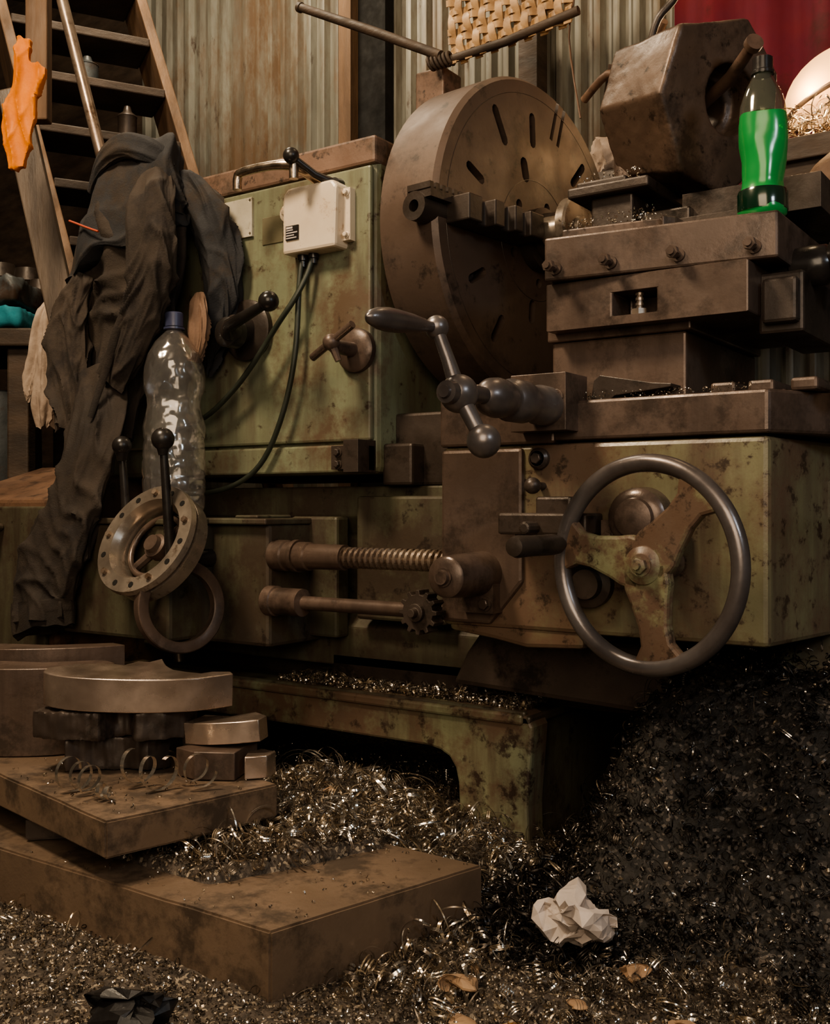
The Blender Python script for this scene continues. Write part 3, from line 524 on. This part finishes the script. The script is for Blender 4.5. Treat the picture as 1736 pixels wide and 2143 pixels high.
# ---------------------------------------------------------------- stairs
st=empty("wooden_stairs",bf(-1.0,3.1,0),"steep dark wooden staircase with worn treads","stairs")
u=Vector((.90,.43)); 
def stp(k,s,off=0):
    r=-1.012-.062*k; d=3.08+.05*k
    return r+u.x*s-.43*off, d+u.y*s+.9*off, 1.40+.187*k
for k in range(-6,7):
    a=stp(k,0);b=stp(k,.43);c=stp(k,.43,.20);e=stp(k,0,.20)
    if a[2]<.1: continue
    v=[bf(*p[:2],p[2]+dz) for dz in (-.014,.014) for p in (a,b,c,e)]
    mk("tread",(v,[(3,2,1,0),(4,5,6,7),(0,1,5,4),(1,2,6,5),(2,3,7,6),(3,0,4,7)]),woodd,st,bevel=.004)
for s in (-.035,.43):
    lo=-7;hi=7; pts=[]
    for k,o in ((lo,0),(hi,0),(hi,.2),(lo,.2)):
        for ss in (s,s+.035): 
            p=stp(k,ss,o); pts.append(bf(p[0],p[1],max(p[2],.0)))
    mk("stringer",(pts,[(0,2,4,6),(1,7,5,3),(0,1,3,2),(2,3,5,4),(4,5,7,6),(6,7,1,0)]),wood,st,bevel=.004)
for i,(k,s,h,rr_) in enumerate(((3,.20,.10,.035),(2,.28,.12,.030),(1,.18,.09,.04),(0,.30,.11,.03))):
    p=stp(k,s,.10); q=bf(p[0],p[1],p[2]+.0145)
    mk("oil_tin",join(revolve([(0,rr_),(h*.7,rr_),(h*.72,rr_*1.05),(h*.75,rr_),(h*.85,rr_*.5),(h,rr_*.35)],q,(0,0,1),20)),(drumm,castd,rust,castm)[i],None,smooth=40,label="small grimy oil tin standing on a stair tread",cat="tin",group="oil tins on the stairs")
mk("steel_pipe",tube([bf(-.98,2.6,2.30),bf(-.742,2.55,1.40),bf(-.64,2.5,1.0),bf(-.52,2.45,0)],.014,14),steel,None,smooth=50,label="shiny grey steel pipe leaning against the stairs",cat="pipe")
mk("timber_post",xf(box(-.027,.027,-.02,.02,-.35,.9),Matrix.Translation(bf(-.93,2.60,1.92))@Matrix.Rotation(YAW,4,'Z')),wood,None,bevel=.004,label="rough brown timber plank by the stairs",cat="plank")
mk("grey_board",xf(box(-.036,.036,-.012,.012,-1.45,.30),Matrix.Translation(bf(-.93,2.60,1.36))@Matrix.Rotation(YAW,4,'Z')@Matrix.Rotation(-.22,4,'Y')),pmat("weathered_board",(.15,.115,.088),(.065,.048,.037),.45,0,6,.2,stretch=(4,4,.7)),None,bevel=.004,label="weathered grey board leaning against the post",cat="board")
oo=[(.034,.150),(.060,.138),(.062,.09),(.100,.076),(.098,.056),(.070,.010),(.072,-.045),(.048,-.152),(.012,-.160),(.004,-.120),(-.008,-.06),(.004,-.01),(.020,.04),(.024,.10)]
OM=Matrix.Translation(bf(-.938,2.40,1.545))@Matrix.Rotation(YAW,4,'Z')
def ofold(c):
    l=OM.inverted()@c; a=1-abs(math.sin(l.x*75+l.z*12+2.0*noise.noise(l*9))); b=1-abs(math.sin(l.x*48-l.z*30+2*noise.noise(l*12+Vector((3,1,0)))))
    return .008*(a**1.6-.3)+.004*(b**2.5-.2)
mk("orange_bag",displace(voxel(xf(prism(oo,-.010,.010,'xz'),OM),.0035,2),ofold),orange,None,smooth=40,label="bright orange cloth bag hanging from the post",cat="bag")
# ---------------------------------------------------------------- left bench clutter
BM=Matrix.Translation(bf(-1.19,2.88,0))@Matrix.Rotation(YAW,4,'Z')
mk("side_bench",xf(join(box(-.8,.14,0,.5,1.06,1.11),box(.06,.12,.03,.09,0,1.06),box(.06,.12,.4,.46,0,1.06),box(-.75,-.69,.03,.09,0,1.06)),BM),woodd,None,bevel=.006,label="dark oily workbench near the stairs",cat="bench")
mk("folded_cloth",cloth(xf(box(-.15,.11,0,.25,1.115,1.17),BM),.006,1,50,.3,.01),bluec,None,smooth=50,label="folded turquoise cloth on the workbench",cat="cloth")
mk("folded_cloth",cloth(xf(box(-.15,.09,.02,.25,1.185,1.26),BM),.010,6,50,.3,.01),drumm,None,smooth=50,label="dark blue grey cloth heaped on the workbench",cat="cloth")
for i,(x,y,s) in enumerate(((.06,.30,1.6),(.0,.36,2.0),(.10,.42,1.2),(-.1,.4,2.2))):
    p=BM@Vector((x,y,1.11))
    mk("machine_part",join(revolve([(0,.03*s),(.03*s,.032*s),(.04*s,.018*s),(.09*s,.016*s),(.10*s,.024*s),(.12*s,.02*s)],p,(0,0,1),16)),castd,None,smooth=40,label="small dark machine part on the workbench",cat="machine part")
rp=[]
for i,(dr,dd,ln,wd) in enumerate(((-.045,0,.20,.020),(-.018,-.014,.27,.024),(.010,-.006,.22,.022),(.036,-.012,.30,.020),(.055,.004,.24,.018),(.0,.012,.17,.030))):
    r0=-.935
    rp.append(drape([(*bf(r0+dr*.3,2.74+dd,1.150),.014,.012),(*bf(r0+dr*.7,2.735+dd,1.10),wd*1.0,.016),(*bf(r0+dr,2.73+dd,1.10-ln*.45),wd,.016),(*bf(r0+dr*1.25,2.73+dd,1.10-ln*.8),wd*1.2,.014),(*bf(r0+dr*1.35,2.73+dd,1.10-ln),wd*.6,.008)],.012,i+3,(3,5,8),48,8,1.5,0,.8,(cY,sY,0),rag=.03))
mk("grey_rag",join(*rp),greyc,None,smooth=60,label="frayed light grey rags hanging at the bench edge",cat="rag")
mk("metal_drum",revolve([(0,.13),(.01,.135),(.25,.13),(.26,.137),(.27,.13),(.55,.13),(.56,.137),(.58,.135),(.95,.13),(.955,.12),(.94,.118)],bf(-1.25,3.13,0),(0,0,1),32),drumm,None,smooth=35,label="blue grey metal drum beneath the workbench",cat="drum")
# ---------------------------------------------------------------- jacket
JK=empty("work_jacket",(-1.75,1.5,.4),"dark oil-stained work jacket draped over the headstock end","jacket")
mk("jacket_body",drape([(-1.745,1.54,1.33,.08,.05),(-1.75,1.52,1.26,.125,.055),(-1.765,1.515,1.16,.145,.055),(-1.79,1.515,1.05,.140,.05),(-1.81,1.51,.95,.125,.045),(-1.825,1.49,.85,.105,.042),(-1.81,1.47,.76,.080,.04)],.018,1,(4,7,12),trans=.75,rag=.05),brownc,JK,smooth=80)
mk("jacket_yoke",drape([(-1.735,1.545,1.375,.030,.030),(-1.73,1.535,1.355,.085,.055),(-1.745,1.52,1.31,.125,.066),(-1.765,1.515,1.25,.155,.068),(-1.78,1.51,1.20,.172,.070),(-1.785,1.51,1.155,.180,.072)],.015,5,(3,6,11),slope=.42,trans=.8,rag=.04),navy,JK,smooth=80,label="navy blue shoulder yoke")
mk("sleeve",drape([(-1.81,1.45,.90,.065,.03),(-1.775,1.42,.80,.078,.034),(-1.765,1.39,.70,.070,.036),(-1.79,1.37,.60,.074,.036),(-1.835,1.36,.51,.086,.036),(-1.860,1.355,.44,.088,.034),(-1.850,1.345,.375,.078,.030)],.015,2,(3,6,9),trans=.85,rag=.02),brownc,JK,smooth=80,label="long brown sleeve hanging low")
mk("sleeve",drape([(-1.665,1.48,1.29,.035,.03),(-1.628,1.44,1.22,.054,.036),(-1.615,1.43,1.13,.058,.036),(-1.635,1.43,1.04,.052,.034),(-1.68,1.43,.96,.046,.03),(-1.74,1.43,.88,.036,.025)],.012,3,(3,5,8),trans=.9),brownc,JK,smooth=80,label="brown hanging sleeve")
mk("side_flap",drape([(-1.66,1.54,1.30,.03,.025),(-1.60,1.545,1.24,.048,.026),(-1.565,1.555,1.15,.050,.024),(-1.555,1.555,1.07,.046,.022),(-1.575,1.56,.98,.034,.018),(-1.60,1.56,.90,.012,.010)],.011,4,(3,5,8),trans=.8,rag=.03),navy,JK,smooth=80)
mk("jacket_hem",drape([(-1.87,1.47,1.12,.030,.02),(-1.905,1.455,1.03,.052,.025),(-1.90,1.445,.94,.062,.026),(-1.875,1.43,.86,.056,.024),(-1.86,1.42,.79,.040,.018)],.014,9,(3,6,9),trans=.8,rag=.04),brownc,JK,smooth=80,label="bunched lower hem of the jacket")
mk("collar",drape([(-1.86,1.475,1.30,.010,.010),(-1.80,1.452,1.345,.024,.012),(-1.73,1.452,1.368,.028,.014),(-1.665,1.48,1.345,.024,.012),(-1.64,1.50,1.315,.010,.008)],.006,7,(2,4,6),80,8,ref=(0,0,1)),navy,JK,smooth=80)
mk("cuff",drape([(-1.862,1.352,.425,.090,.038),(-1.858,1.35,.395,.088,.038),(-1.850,1.345,.365,.082,.034)],.006,8,(4,7,10),100,8,rag=.012),brownc,JK,smooth=80)
mk("hanging_strap",tube([(-1.66,1.42,1.05),(-1.69,1.405,.98),(-1.72,1.40,.90),(-1.745,1.38,.80)],[.007,.009,.008,.006],8,5,.35),brownc,JK,smooth=60)
mk("lining",drape([(-1.558,1.50,1.05,.008,.006),(-1.552,1.495,1.01,.018,.010),(-1.548,1.49,.96,.018,.010),(-1.56,1.49,.91,.010,.008)],.009,6,(2,4,6),80,8,trans=.8),beige,JK,smooth=80,label="pale beige lining patch")
mk("piping",tube([(-1.905,1.452,1.238),(-1.86,1.434,1.222),(-1.81,1.424,1.203),(-1.775,1.424,1.190)],.0024,8,4),redp,JK,smooth=60,label="red piping strip")
# ---------------------------------------------------------------- plates & offcuts
def slab(c,uvec,vvec,lu,lv,z0,z1,amp=.0007,seed=0):
    c=Vector(c);U=Vector(uvec).normalized();V=Vector(vvec).normalized()
    p=[c,c+U*lu,c+U*lu+V*lv,c+V*lv]
    vf=([tuple(bf(q.x,q.y,z)) for z in (z0,z1) for q in p],[(3,2,1,0),(4,5,6,7),(0,1,5,4),(1,2,6,5),(2,3,7,6),(3,0,4,7)])
    A=tmp(vf); bm=bmesh.new(); bm.from_mesh(A.data)
    bmesh.ops.bevel(bm,geom=bm.edges[:],offset=.003,segments=2,affect='EDGES')
    bmesh.ops.subdivide_edges(bm,edges=[e for e in bm.edges if e.calc_length()>.04],cuts=20,use_grid_fill=True)
    for x in bm.verts:
        q=x.co*14+Vector((seed,0,0)); x.co+=Vector((noise.noise(q),noise.noise(q+Vector((5,5,5))),noise.noise(q+Vector((9,1,3)))))*amp+Vector((0,0,noise.noise(x.co*70)*.0004))
    bm.to_mesh(A.data); bm.free(); r=([tuple(x.co) for x in A.data.vertices],[tuple(q.vertices) for q in A.data.polygons]); bpy.data.objects.remove(A,do_unlink=True); return r
mk("steel_plate",slab((-.176,1.28),(.274,.239),(-.453,.314),.363,1.0,.008,.102),platem,None,smooth=75,label="thick rusty steel slab lying on the swarf",cat="steel plate")
mk("steel_plate",slab((-.420,1.427),(.208,.196),(-.243,.253),.286,.75,.140,.192,seed=4),platem,None,smooth=75,label="rusty brown steel plate carrying cut offcuts",cat="steel plate")
mk("support_block",slab((-.60,1.62),(1,.2),(-.2,1),.30,.25,.104,.1385,seed=7),castd,None,smooth=75,label="dark iron block propping up the plate",cat="block")
def sp(pts,k=4): 
    q=smoothpath([(a,b,0) for a,b in pts],k); return [(p.x,p.y) for p in q]
def offc(pts,z0,z1,mats,label,rough=0,tilt=(0,0),seed=0):
    q=[(bf(r,d).x,bf(r,d).y) for r,d in pts]
    vf=prism(q,z0,z1); c=np.array(vf[0]).mean(0); M=rotabout(tuple(c),(tilt[0],tilt[1],0))
    if rough: vf=voxel(vf,.0035,0); vf=lumpy(vf,rough,45,seed); vf=lumpy(vf,rough*.6,130,seed+3,(1,1,.12)); return mk("steel_offcut",xf(vf,M),mats,None,smooth=35,label=label,cat="offcut",group="steel offcuts")
    return mk("steel_offcut",xf(vf,M),mats,None,smooth=25,bevel=.0015,label=label,cat="offcut",group="steel offcuts")
offc([(-.615,1.69),(-.57,1.672),(-.50,1.665),(-.485,1.70),(-.46,1.705),(-.445,1.665),(-.40,1.675),(-.37,1.70),(-.365,1.76),(-.43,1.80),(-.52,1.79),(-.60,1.77)],.248,.2925,castd,"dark flame-cut iron offcut on the plate",.003,seed=1)
offc([(-.56,1.68),(-.52,1.70),(-.47,1.705),(-.43,1.69),(-.40,1.72),(-.43,1.77),(-.54,1.77)],.1935,.2465,castd,"dark iron offcut under the stack",.003,seed=2)
offc(sp([(-.605,1.735),(-.600,1.700),(-.56,1.672),(-.50,1.660),(-.42,1.662),(-.35,1.682),(-.298,1.722)],5)+[(-.305,1.738),(-.335,1.735),(-.35,1.72),(-.375,1.728)]+sp([(-.40,1.742),(-.42,1.775),(-.44,1.83)],4)+[(-.455,1.80),(-.475,1.805),(-.49,1.77),(-.53,1.782),(-.575,1.765)],.2965,.350,steelb,"bright machined curved ring segment on top",0,(.03,.05),3)
offc([(-.380,1.672),(-.345,1.640),(-.280,1.634),(-.272,1.678),(-.255,1.705),(-.30,1.715),(-.33,1.735)],.1935,.237,castm,"short steel offcut with a sawn end",0,(0,.0),4)
offc(sp([(-.372,1.695),(-.330,1.672),(-.280,1.662),(-.246,1.666)])+[(-.238,1.70),(-.262,1.745),(-.300,1.725),(-.35,1.76)],.2425,.277,steelb,"curved steel offcut with a bright machined edge",0,(.03,-.08),5)
offc([(-.266,1.640),(-.232,1.650),(-.222,1.680),(-.248,1.700),(-.266,1.675)],.1935,.229,steelb,"angular steel offcut with a bright cut face",0,(.0,.0),8)
offc(sp([(-.80,1.80),(-.70,1.79),(-.62,1.80),(-.55,1.84)],4)+[(-.53,1.86),(-.56,1.90),(-.66,1.87),(-.80,1.90)],.1935,.343,castm,"tall grey brown curved steel block on the plate",0,(0,0),6)
offc(sp([(-.86,1.93),(-.74,1.90),(-.62,1.92),(-.54,1.96)],4)+[(-.57,1.99),(-.68,1.96),(-.86,2.0)],.1935,.362,castm,"second tall curved steel block behind the stack",0,(0,0),7)
# ---------------------------------------------------------------- swarf
def S(t): t=max(0,min(1,t)); return t*t*(3-2*t)
def H(x,y):
    r=cY*x+sY*y; d=-sY*x+cY*y
    fr_=S((d-1.20)/.45)
    h=.006+.014*fr_+(.010+.006*fr_)*noise.noise(Vector((x*7,y*7,0)))+(.004+.006*fr_)*noise.noise(Vector((x*19,y*19,3)))
    h+=.100*math.exp(-((x+1.20)**2)/(2*.20**2)-((y-1.40)**2)/(2*.25**2))
    edge=1.28+(-.176-r)*.693
    if r<-.17 and d<edge+.06: h=min(h,.022+.06*S((d-edge)/.06))
    d0=max(1.395+max(0,(r+.283))*.66,edge+.045)+.012*noise.noise(Vector((r*30,1,0)))
    m=S((r+.50)/.05)*S((.02-r)/.09)*S((d-d0)/.05)*S((1.80-d)/.1)
    h=max(h,(.118+.010*noise.noise(Vector((x*25,y*25,3))))*m)
    h+=(.37+.03*noise.noise(Vector((x*9,y*9,8))))*S((x+.79)/.17)*S((y-1.30)/.40)
    return max(h,.002)
nx,ny=230,200; x0,x1,y0,y1=-2.6,.6,.4,2.5
V=[];F=[]
for j in range(ny+1):
    for i in range(nx+1):
        x=x0+(x1-x0)*i/nx;y=y0+(y1-y0)*j/ny; V.append((x,y,H(x,y)+.006*noise.noise(Vector((x*60,y*60,9)))))
for j in range(ny):
    for i in range(nx):
        a=j*(nx+1)+i; F.append((a,a+1,a+nx+2,a+nx+1))
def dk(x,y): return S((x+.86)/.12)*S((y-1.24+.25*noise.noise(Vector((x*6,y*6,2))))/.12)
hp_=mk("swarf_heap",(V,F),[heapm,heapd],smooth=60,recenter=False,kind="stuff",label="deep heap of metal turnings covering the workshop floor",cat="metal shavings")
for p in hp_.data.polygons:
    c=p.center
    if dk(c.x,c.y)>rng.uniform(.3,.7): p.material_index=1  # darker faces: shade beside the carriage put into the colour
def ribbons(pos,Rr,turns,width,seg,mats_w,pit=(.3,1.6)):
    n=len(pos); s=np.linspace(0,1,seg+1)[None,:]
    R_=rng.uniform(*Rr,n)[:,None]; T=rng.uniform(*turns,n)[:,None]; W=rng.uniform(*width,n)[:,None]
    P=rng.uniform(*pit,n)[:,None]*R_*T
    ph=rng.uniform(0,2*pi,n)[:,None]
    a=ph+s*T*2*pi; rr=R_*(1+.45*s*rng.uniform(-1,1,n)[:,None])
    bend=rng.uniform(-1,1,n)[:,None]*P*.6*(s-.5)**2
    p=np.stack([rr*np.cos(a)+bend,rr*np.sin(a),P*(s-.5)],-1)
    q=p+np.stack([np.zeros_like(a),np.zeros_like(a),np.ones_like(a)*W],-1)
    A=rng.normal(size=(n,4)); A/=np.linalg.norm(A,axis=1)[:,None]; w,x,y,z=A.T
    M=np.stack([1-2*(y*y+z*z),2*(x*y-z*w),2*(x*z+y*w),2*(x*y+z*w),1-2*(x*x+z*z),2*(y*z-x*w),2*(x*z-y*w),2*(y*z+x*w),1-2*(x*x+y*y)],-1).reshape(n,3,3)
    p=np.einsum('nij,nsj->nsi',M,p)+pos[:,None,:]; q=np.einsum('nij,nsj->nsi',M,q)+pos[:,None,:]
    v=np.stack([p,q],2).reshape(-1,3)
    base=(np.arange(n)*(seg+1)*2)[:,None]; k=np.arange(seg)[None,:]*2
    f=np.stack([base+k,base+k+1,base+k+3,base+k+2],-1).reshape(-1,4)
    m_=rng.choice(3,n,p=mats_w); u_r=rng.uniform(0,1,n)
    D=np.array([dk(x,y) for x,y in pos[:,:2]]); m_[(u_r<D*.8)]=3       # black chips that paint the machine's shade on the right heap
    return v,f,np.repeat(m_,seg)
def ribobj(name,parts,label):
    vs=[];fs=[];ms=[];o=0
    for v,f,m in parts: vs.append(v);fs.append(f+o);ms.append(m);o+=len(v)
    v=np.concatenate(vs);f=np.concatenate(fs);m=np.concatenate(ms)
    me=bpy.data.meshes.new(name); me.vertices.add(len(v)); me.vertices.foreach_set("co",v.astype('f').ravel())
    me.loops.add(len(f)*4); me.loops.foreach_set("vertex_index",f.astype('i').ravel())
    me.polygons.add(len(f)); me.polygons.foreach_set("loop_start",np.arange(0,len(f)*4,4,dtype='i'))
    for mm in (m1,m2,m3,m4): me.materials.append(mm)
    me.update(calc_edges=True); me.polygons.foreach_set("material_index",m.astype('i')); me.polygons.foreach_set("use_smooth",np.ones(len(f),dtype=bool)); me.update()
    ob=bpy.data.objects.new(name,me); C.objects.link(ob); ob["kind"]="stuff"; ob["label"]=label; ob["category"]="metal shavings"; return ob
def sample(n,bx,lift=(.0,.012)):
    out=np.empty((n,3)); 
    xs=rng.uniform(bx[0],bx[1],n); ys=rng.uniform(bx[2],bx[3],n); zl=rng.uniform(*lift,n)
    for i in range(n): out[i]=(xs[i],ys[i],H(xs[i],ys[i])+zl[i])
    r=cY*out[:,0]+sY*out[:,1]; d=-sY*out[:,0]+cY*out[:,1]
    def ins(c,u,v,lu,lv,m=0.004):
        u=np.array(u)/np.linalg.norm(u); v=np.array(v)/np.linalg.norm(v); a=(r-c[0]);b=(d-c[1])
        det=u[0]*v[1]-u[1]*v[0]; s=(a*v[1]-b*v[0])/det; t=(u[0]*b-u[1]*a)/det
        return (s>-m)&(s<lu+m)&(t>-m)&(t<lv+m)
    k=~(ins((-.176,1.28),(.274,.239),(-.453,.314),.363,1.0)&(out[:,2]<.108))
    k&=~((out[:,0]>-2.0)&(out[:,0]<-.86)&(out[:,1]>1.585)&(out[:,2]>.12))
    return out[k]
W1=[.42,.34,.24]; W2=[.55,.40,.05]; Wf=[.60,.19,.21]
main=(-2.1,.25,.6,2.05); rh=(-.84,.2,1.2,2.0); fg=(-1.6,.1,.6,1.40); mid_=(-1.5,-.68,1.05,1.6); mb=(-1.9,.1,.95,2.0)
lo=(.03,.35)
parts=[ribbons(sample(24000,main,(0,.008)),(.0013,.0035),(.5,1.6),(.001,.0024),7,Wf,(.1,.8)),
       ribbons(sample(24000,fg,(.0,.007)),(.0012,.0032),(.3,1.0),(.0012,.0034),4,Wf,(.1,.8)),
       ribbons(sample(5000,mb,(.0,.012)),(.003,.007),(1.0,3.0),(.0009,.002),20,W1,lo),
       ribbons(sample(1500,fg,(.0,.008)),(.003,.006),(1.0,2.4),(.0009,.002),16,W1,lo),
       ribbons(sample(8000,rh,(.0,.018)),(.003,.008),(1.0,2.6),(.0008,.0018),18,W2,lo),
       ribbons(sample(900,rh,(.004,.022)),(.008,.020),(.6,1.8),(.0008,.0016),26,W2,lo),
       ribbons(sample(1200,mb,(.004,.022)),(.007,.015),(.9,2.4),(.0009,.002),30,W1,lo),
       ribbons(sample(2400,mid_,(.002,.026)),(.007,.016),(1.0,2.6),(.0011,.0024),34,[.2,.44,.36],lo),
       ribbons(sample(450,(-1.65,.1,.9,2.0),(.004,.02)),(.012,.026),(.6,1.5),(.0009,.0017),30,[.4,.38,.22],lo),
       ribbons(sample(200,mid_,(.008,.030)),(.018,.034),(.8,1.8),(.0013,.0028),44,[.1,.5,.4],(.03,.3)),
       ribbons(sample(150,(-1.6,.1,.95,1.9),(.006,.02)),(.004,.008),(3,6),(.0013,.0022),70,[.3,.45,.25],(.4,.8))]
ribobj("metal_shavings",parts,"tangled curly steel turnings scattered over the floor heap")
def flat(n,fx,fy,z):
    p=np.empty((n,3)); p[:,0]=rng.uniform(*fx,n);p[:,1]=rng.uniform(*fy,n);p[:,2]=z+rng.uniform(.002,.012,n); return p
dk=lambda x,y:0.0
ribobj("tray_shavings",[ribbons(flat(2200,(-1.45,-.88),(1.612,1.70),.264),(.002,.007),(.5,2),(.0012,.003),10,W1,lo),
      ribbons(flat(300,(-1.4,-.88),(1.62,1.70),.27),(.006,.012),(.8,1.8),(.0012,.0026),18,W1,lo)],"fine curly turnings lying in the chip tray")
ribobj("slide_shavings",[ribbons(flat(300,(-.755,-.60),(1.50,1.62),1.061),(.001,.003),(.3,1),(.0008,.002),4,[.2,.4,.4]),
      ribbons(flat(200,(-.79,-.68),(1.63,1.78),1.172),(.001,.003),(.3,1),(.0008,.002),4,[.2,.4,.4]),
      ribbons(flat(250,(-.72,-.45),(1.48,1.535),.784),(.001,.0025),(.3,1),(.0008,.0016),4,[.3,.3,.4])],"small bright chips lying on the slides")
def gpile(n):
    p=np.empty((n,3)); p[:,0]=rng.uniform(-.70,.05,n);p[:,1]=rng.uniform(2.37,2.56,n);p[:,2]=1.41+rng.uniform(0,1,n)*.09; return p
ribobj("crate_shavings",[ribbons(gpile(1100),(.01,.03),(.3,1.4),(.0015,.004),16,[.05,.35,.6])],"golden curled turnings heaped in the crate")
def onslab(n,c,u,v,lu,lv,z):
    u=np.array(u)/np.linalg.norm(u); v=np.array(v)/np.linalg.norm(v); a=rng.uniform(.01,lu-.01,n);b=rng.uniform(.01,lv-.01,n)
    r=c[0]+a*u[0]+b*v[0]; d=c[1]+a*u[1]+b*v[1]
    return np.stack([cY*r-sY*d,sY*r+cY*d,np.full(n,z+.002)],-1)
ribobj("plate_chips",[ribbons(onslab(160,(-.176,1.28),(.274,.239),(-.453,.314),.363,.55,.102),(.001,.003),(.2,1),(.0008,.002),5,[.7,.1,.2]),
     ribbons(onslab(160,(-.420,1.427),(.208,.196),(-.243,.253),.286,.4,.192),(.001,.003),(.2,1),(.0008,.002),5,[.7,.1,.2])],"small loose chips lying on the steel plates")
# springy coils on the upper plate (loops face roughly sideways-front)
for i,(r,d,R_,t,lx,th) in enumerate(((-.50,1.565,.022,2.6,.08,.75),(-.405,1.590,.024,2.1,.085,.6),(-.335,1.600,.022,1.6,.06,.9),(-.455,1.53,.010,2.2,.03,.5))):
    v=[];f=[]; n=int(t*40)
    ax=(math.cos(th),-math.sin(th)); pl=(math.sin(th),math.cos(th))
    for k in range(n+1):
        s=k/n; a=s*t*2*pi+i*1.3; rr=R_*(1+.15*math.sin(s*7+i*2))
        for w in (0,.008):
            L_=-lx/2+lx*s+w; q=rr*math.cos(a)
            v.append(tuple(bf(r+ax[0]*L_+pl[0]*q,d+ax[1]*L_+pl[1]*q,.194+R_*1.15+rr*math.sin(a))))
        if k: q=2*k; f.append((q-2,q-1,q+1,q))
    mk("coiled_turning",(v,f),m2,None,smooth=60,label="springy coil of bright turning on the plate",cat="metal shavings",group="coiled turnings")
# ---------------------------------------------------------------- litter
def crumple(name,c,sz,mat,label,seed,flatz=.6,cat="paper"):
    v,f=sphere((0,0,0),sz,26,(1,.8,flatz)); 
    out=[]
    for p in v:
        q=Vector(p); n=Vector((noise.noise(q*38+Vector((seed,0,0))),noise.noise(q*38+Vector((0,seed,5))),noise.noise(q*38+Vector((9,0,seed)))*flatz))
        n2=Vector((noise.noise(q*95+Vector((seed,3,0))),noise.noise(q*95+Vector((7,seed,5))),noise.noise(q*95+Vector((9,4,seed)))*flatz))
        out.append(tuple(q+n*sz*1.0+n2*sz*.3))
    A=np.array(out); c=(c[0],c[1],c[2]-A[:,2].min())
    mk(name,([(a+c[0],b+c[1],z+c[2]) for a,b,z in out],f),mat,None,label=label,cat=cat)
def G(x,y): return H(x,y)+.003
crumple("crumpled_paper",(-.618,1.290,G(-.618,1.290)+.006),.038,paperm,"crumpled white printed paper lying on the turnings",1,.8)
crumple("paper_scrap",(-.53,1.26,G(-.53,1.26)),.022,leafm,"crumpled brown paper scrap on the floor",4,.40)
crumple("paper_scrap",(-.43,1.18,G(-.43,1.18)),.024,leafm,"torn brown paper scrap on the floor",6,.22)
crumple("paper_scrap",(-.70,1.11,G(-.70,1.11)+.004),.022,leafm,"dry brown leaf-like scrap on the turnings",8,.35)
crumple("paper_scrap",(-.66,1.06,G(-.66,1.06)+.002),.016,leafm,"dry brown leaf-like scrap on the turnings",11,.2)
crumple("paper_scrap",(-.56,1.16,G(-.56,1.16)+.002),.014,leafm,"dry brown leaf-like scrap on the turnings",13,.2)
crumple("paper_scrap",(-1.14,1.40,H(-1.14,1.40)+.012),.014,leafm,"small tan scrap caught in the turnings",9,.5)
crumple("yellow_scrap",(-.47,1.17,G(-.47,1.17)),.010,yelm,"small yellow wrapper scrap on the floor",3,.3,"wrapper")
crumple("yellow_scrap",(-.60,1.07,G(-.6,1.07)),.012,yelm,"small orange wrapper scrap on the floor",5,.3,"wrapper")
crumple("plastic_bag",(-.945,.80,G(-.945,.80)-.002),.042,bagblk,"crumpled black plastic bag on the floor",2,.45,"bag")
# ---------------------------------------------------------------- lights & camera
def area(name,loc,target,e,size,col):
    l=bpy.data.lights.new(name,'AREA'); l.energy=e; l.size=size; l.color=col
    o=bpy.data.objects.new(name,l); o.location=loc; o.rotation_euler=(Vector(target)-Vector(loc)).to_track_quat('-Z','Y').to_euler(); C.objects.link(o)
area("ceiling_lamp",(-1.55,.35,2.5),(-1.1,1.5,.6),52,.40,(1,.79,.55))
area("front_fill",(.2,-.9,1.5),(-1.1,1.6,.3),37,1.5,(1,.80,.58))  # soft fill added near the camera to lift the dark parts
area("wall_fill",(-2.3,1.9,2.9),(-2.4,2.8,1.6),24,.4,(1,.83,.60))  # unseen light added so that the back wall is lit
area("rear_light_right",(-.7,2.1,2.7),(-.7,2.6,1.5),5,.3,(1,.72,.42))  # unseen area light aimed at the right rear
area("doorway_light",(1.2,.6,1.6),(-.4,1.5,.2),8,.3,(.75,.88,1))
pl=bpy.data.lights.new("lamp_bulb",'POINT'); pl.energy=4; pl.color=(1,.7,.38); pl.shadow_soft_size=.05
po=bpy.data.objects.new("lamp_bulb",pl); po.location=(-.60,2.42,1.54); C.objects.link(po)
w=bpy.data.worlds.new("World"); bpy.context.scene.world=w; w.use_nodes=True
w.node_tree.nodes["Background"].inputs[0].default_value=(1,.80,.60,1); w.node_tree.nodes["Background"].inputs[1].default_value=.065
bpy.context.scene.view_settings.look='AgX - Medium High Contrast'
cam=bpy.data.cameras.new("Camera"); cam.lens=36.96; cam.sensor_width=36; cam.shift_y=-.0054; cam.clip_start=.05
co=bpy.data.objects.new("Camera",cam); co.location=(0,0,.62); co.rotation_euler=(pi/2,0,YAW); C.objects.link(co)
bpy.context.scene.camera=co
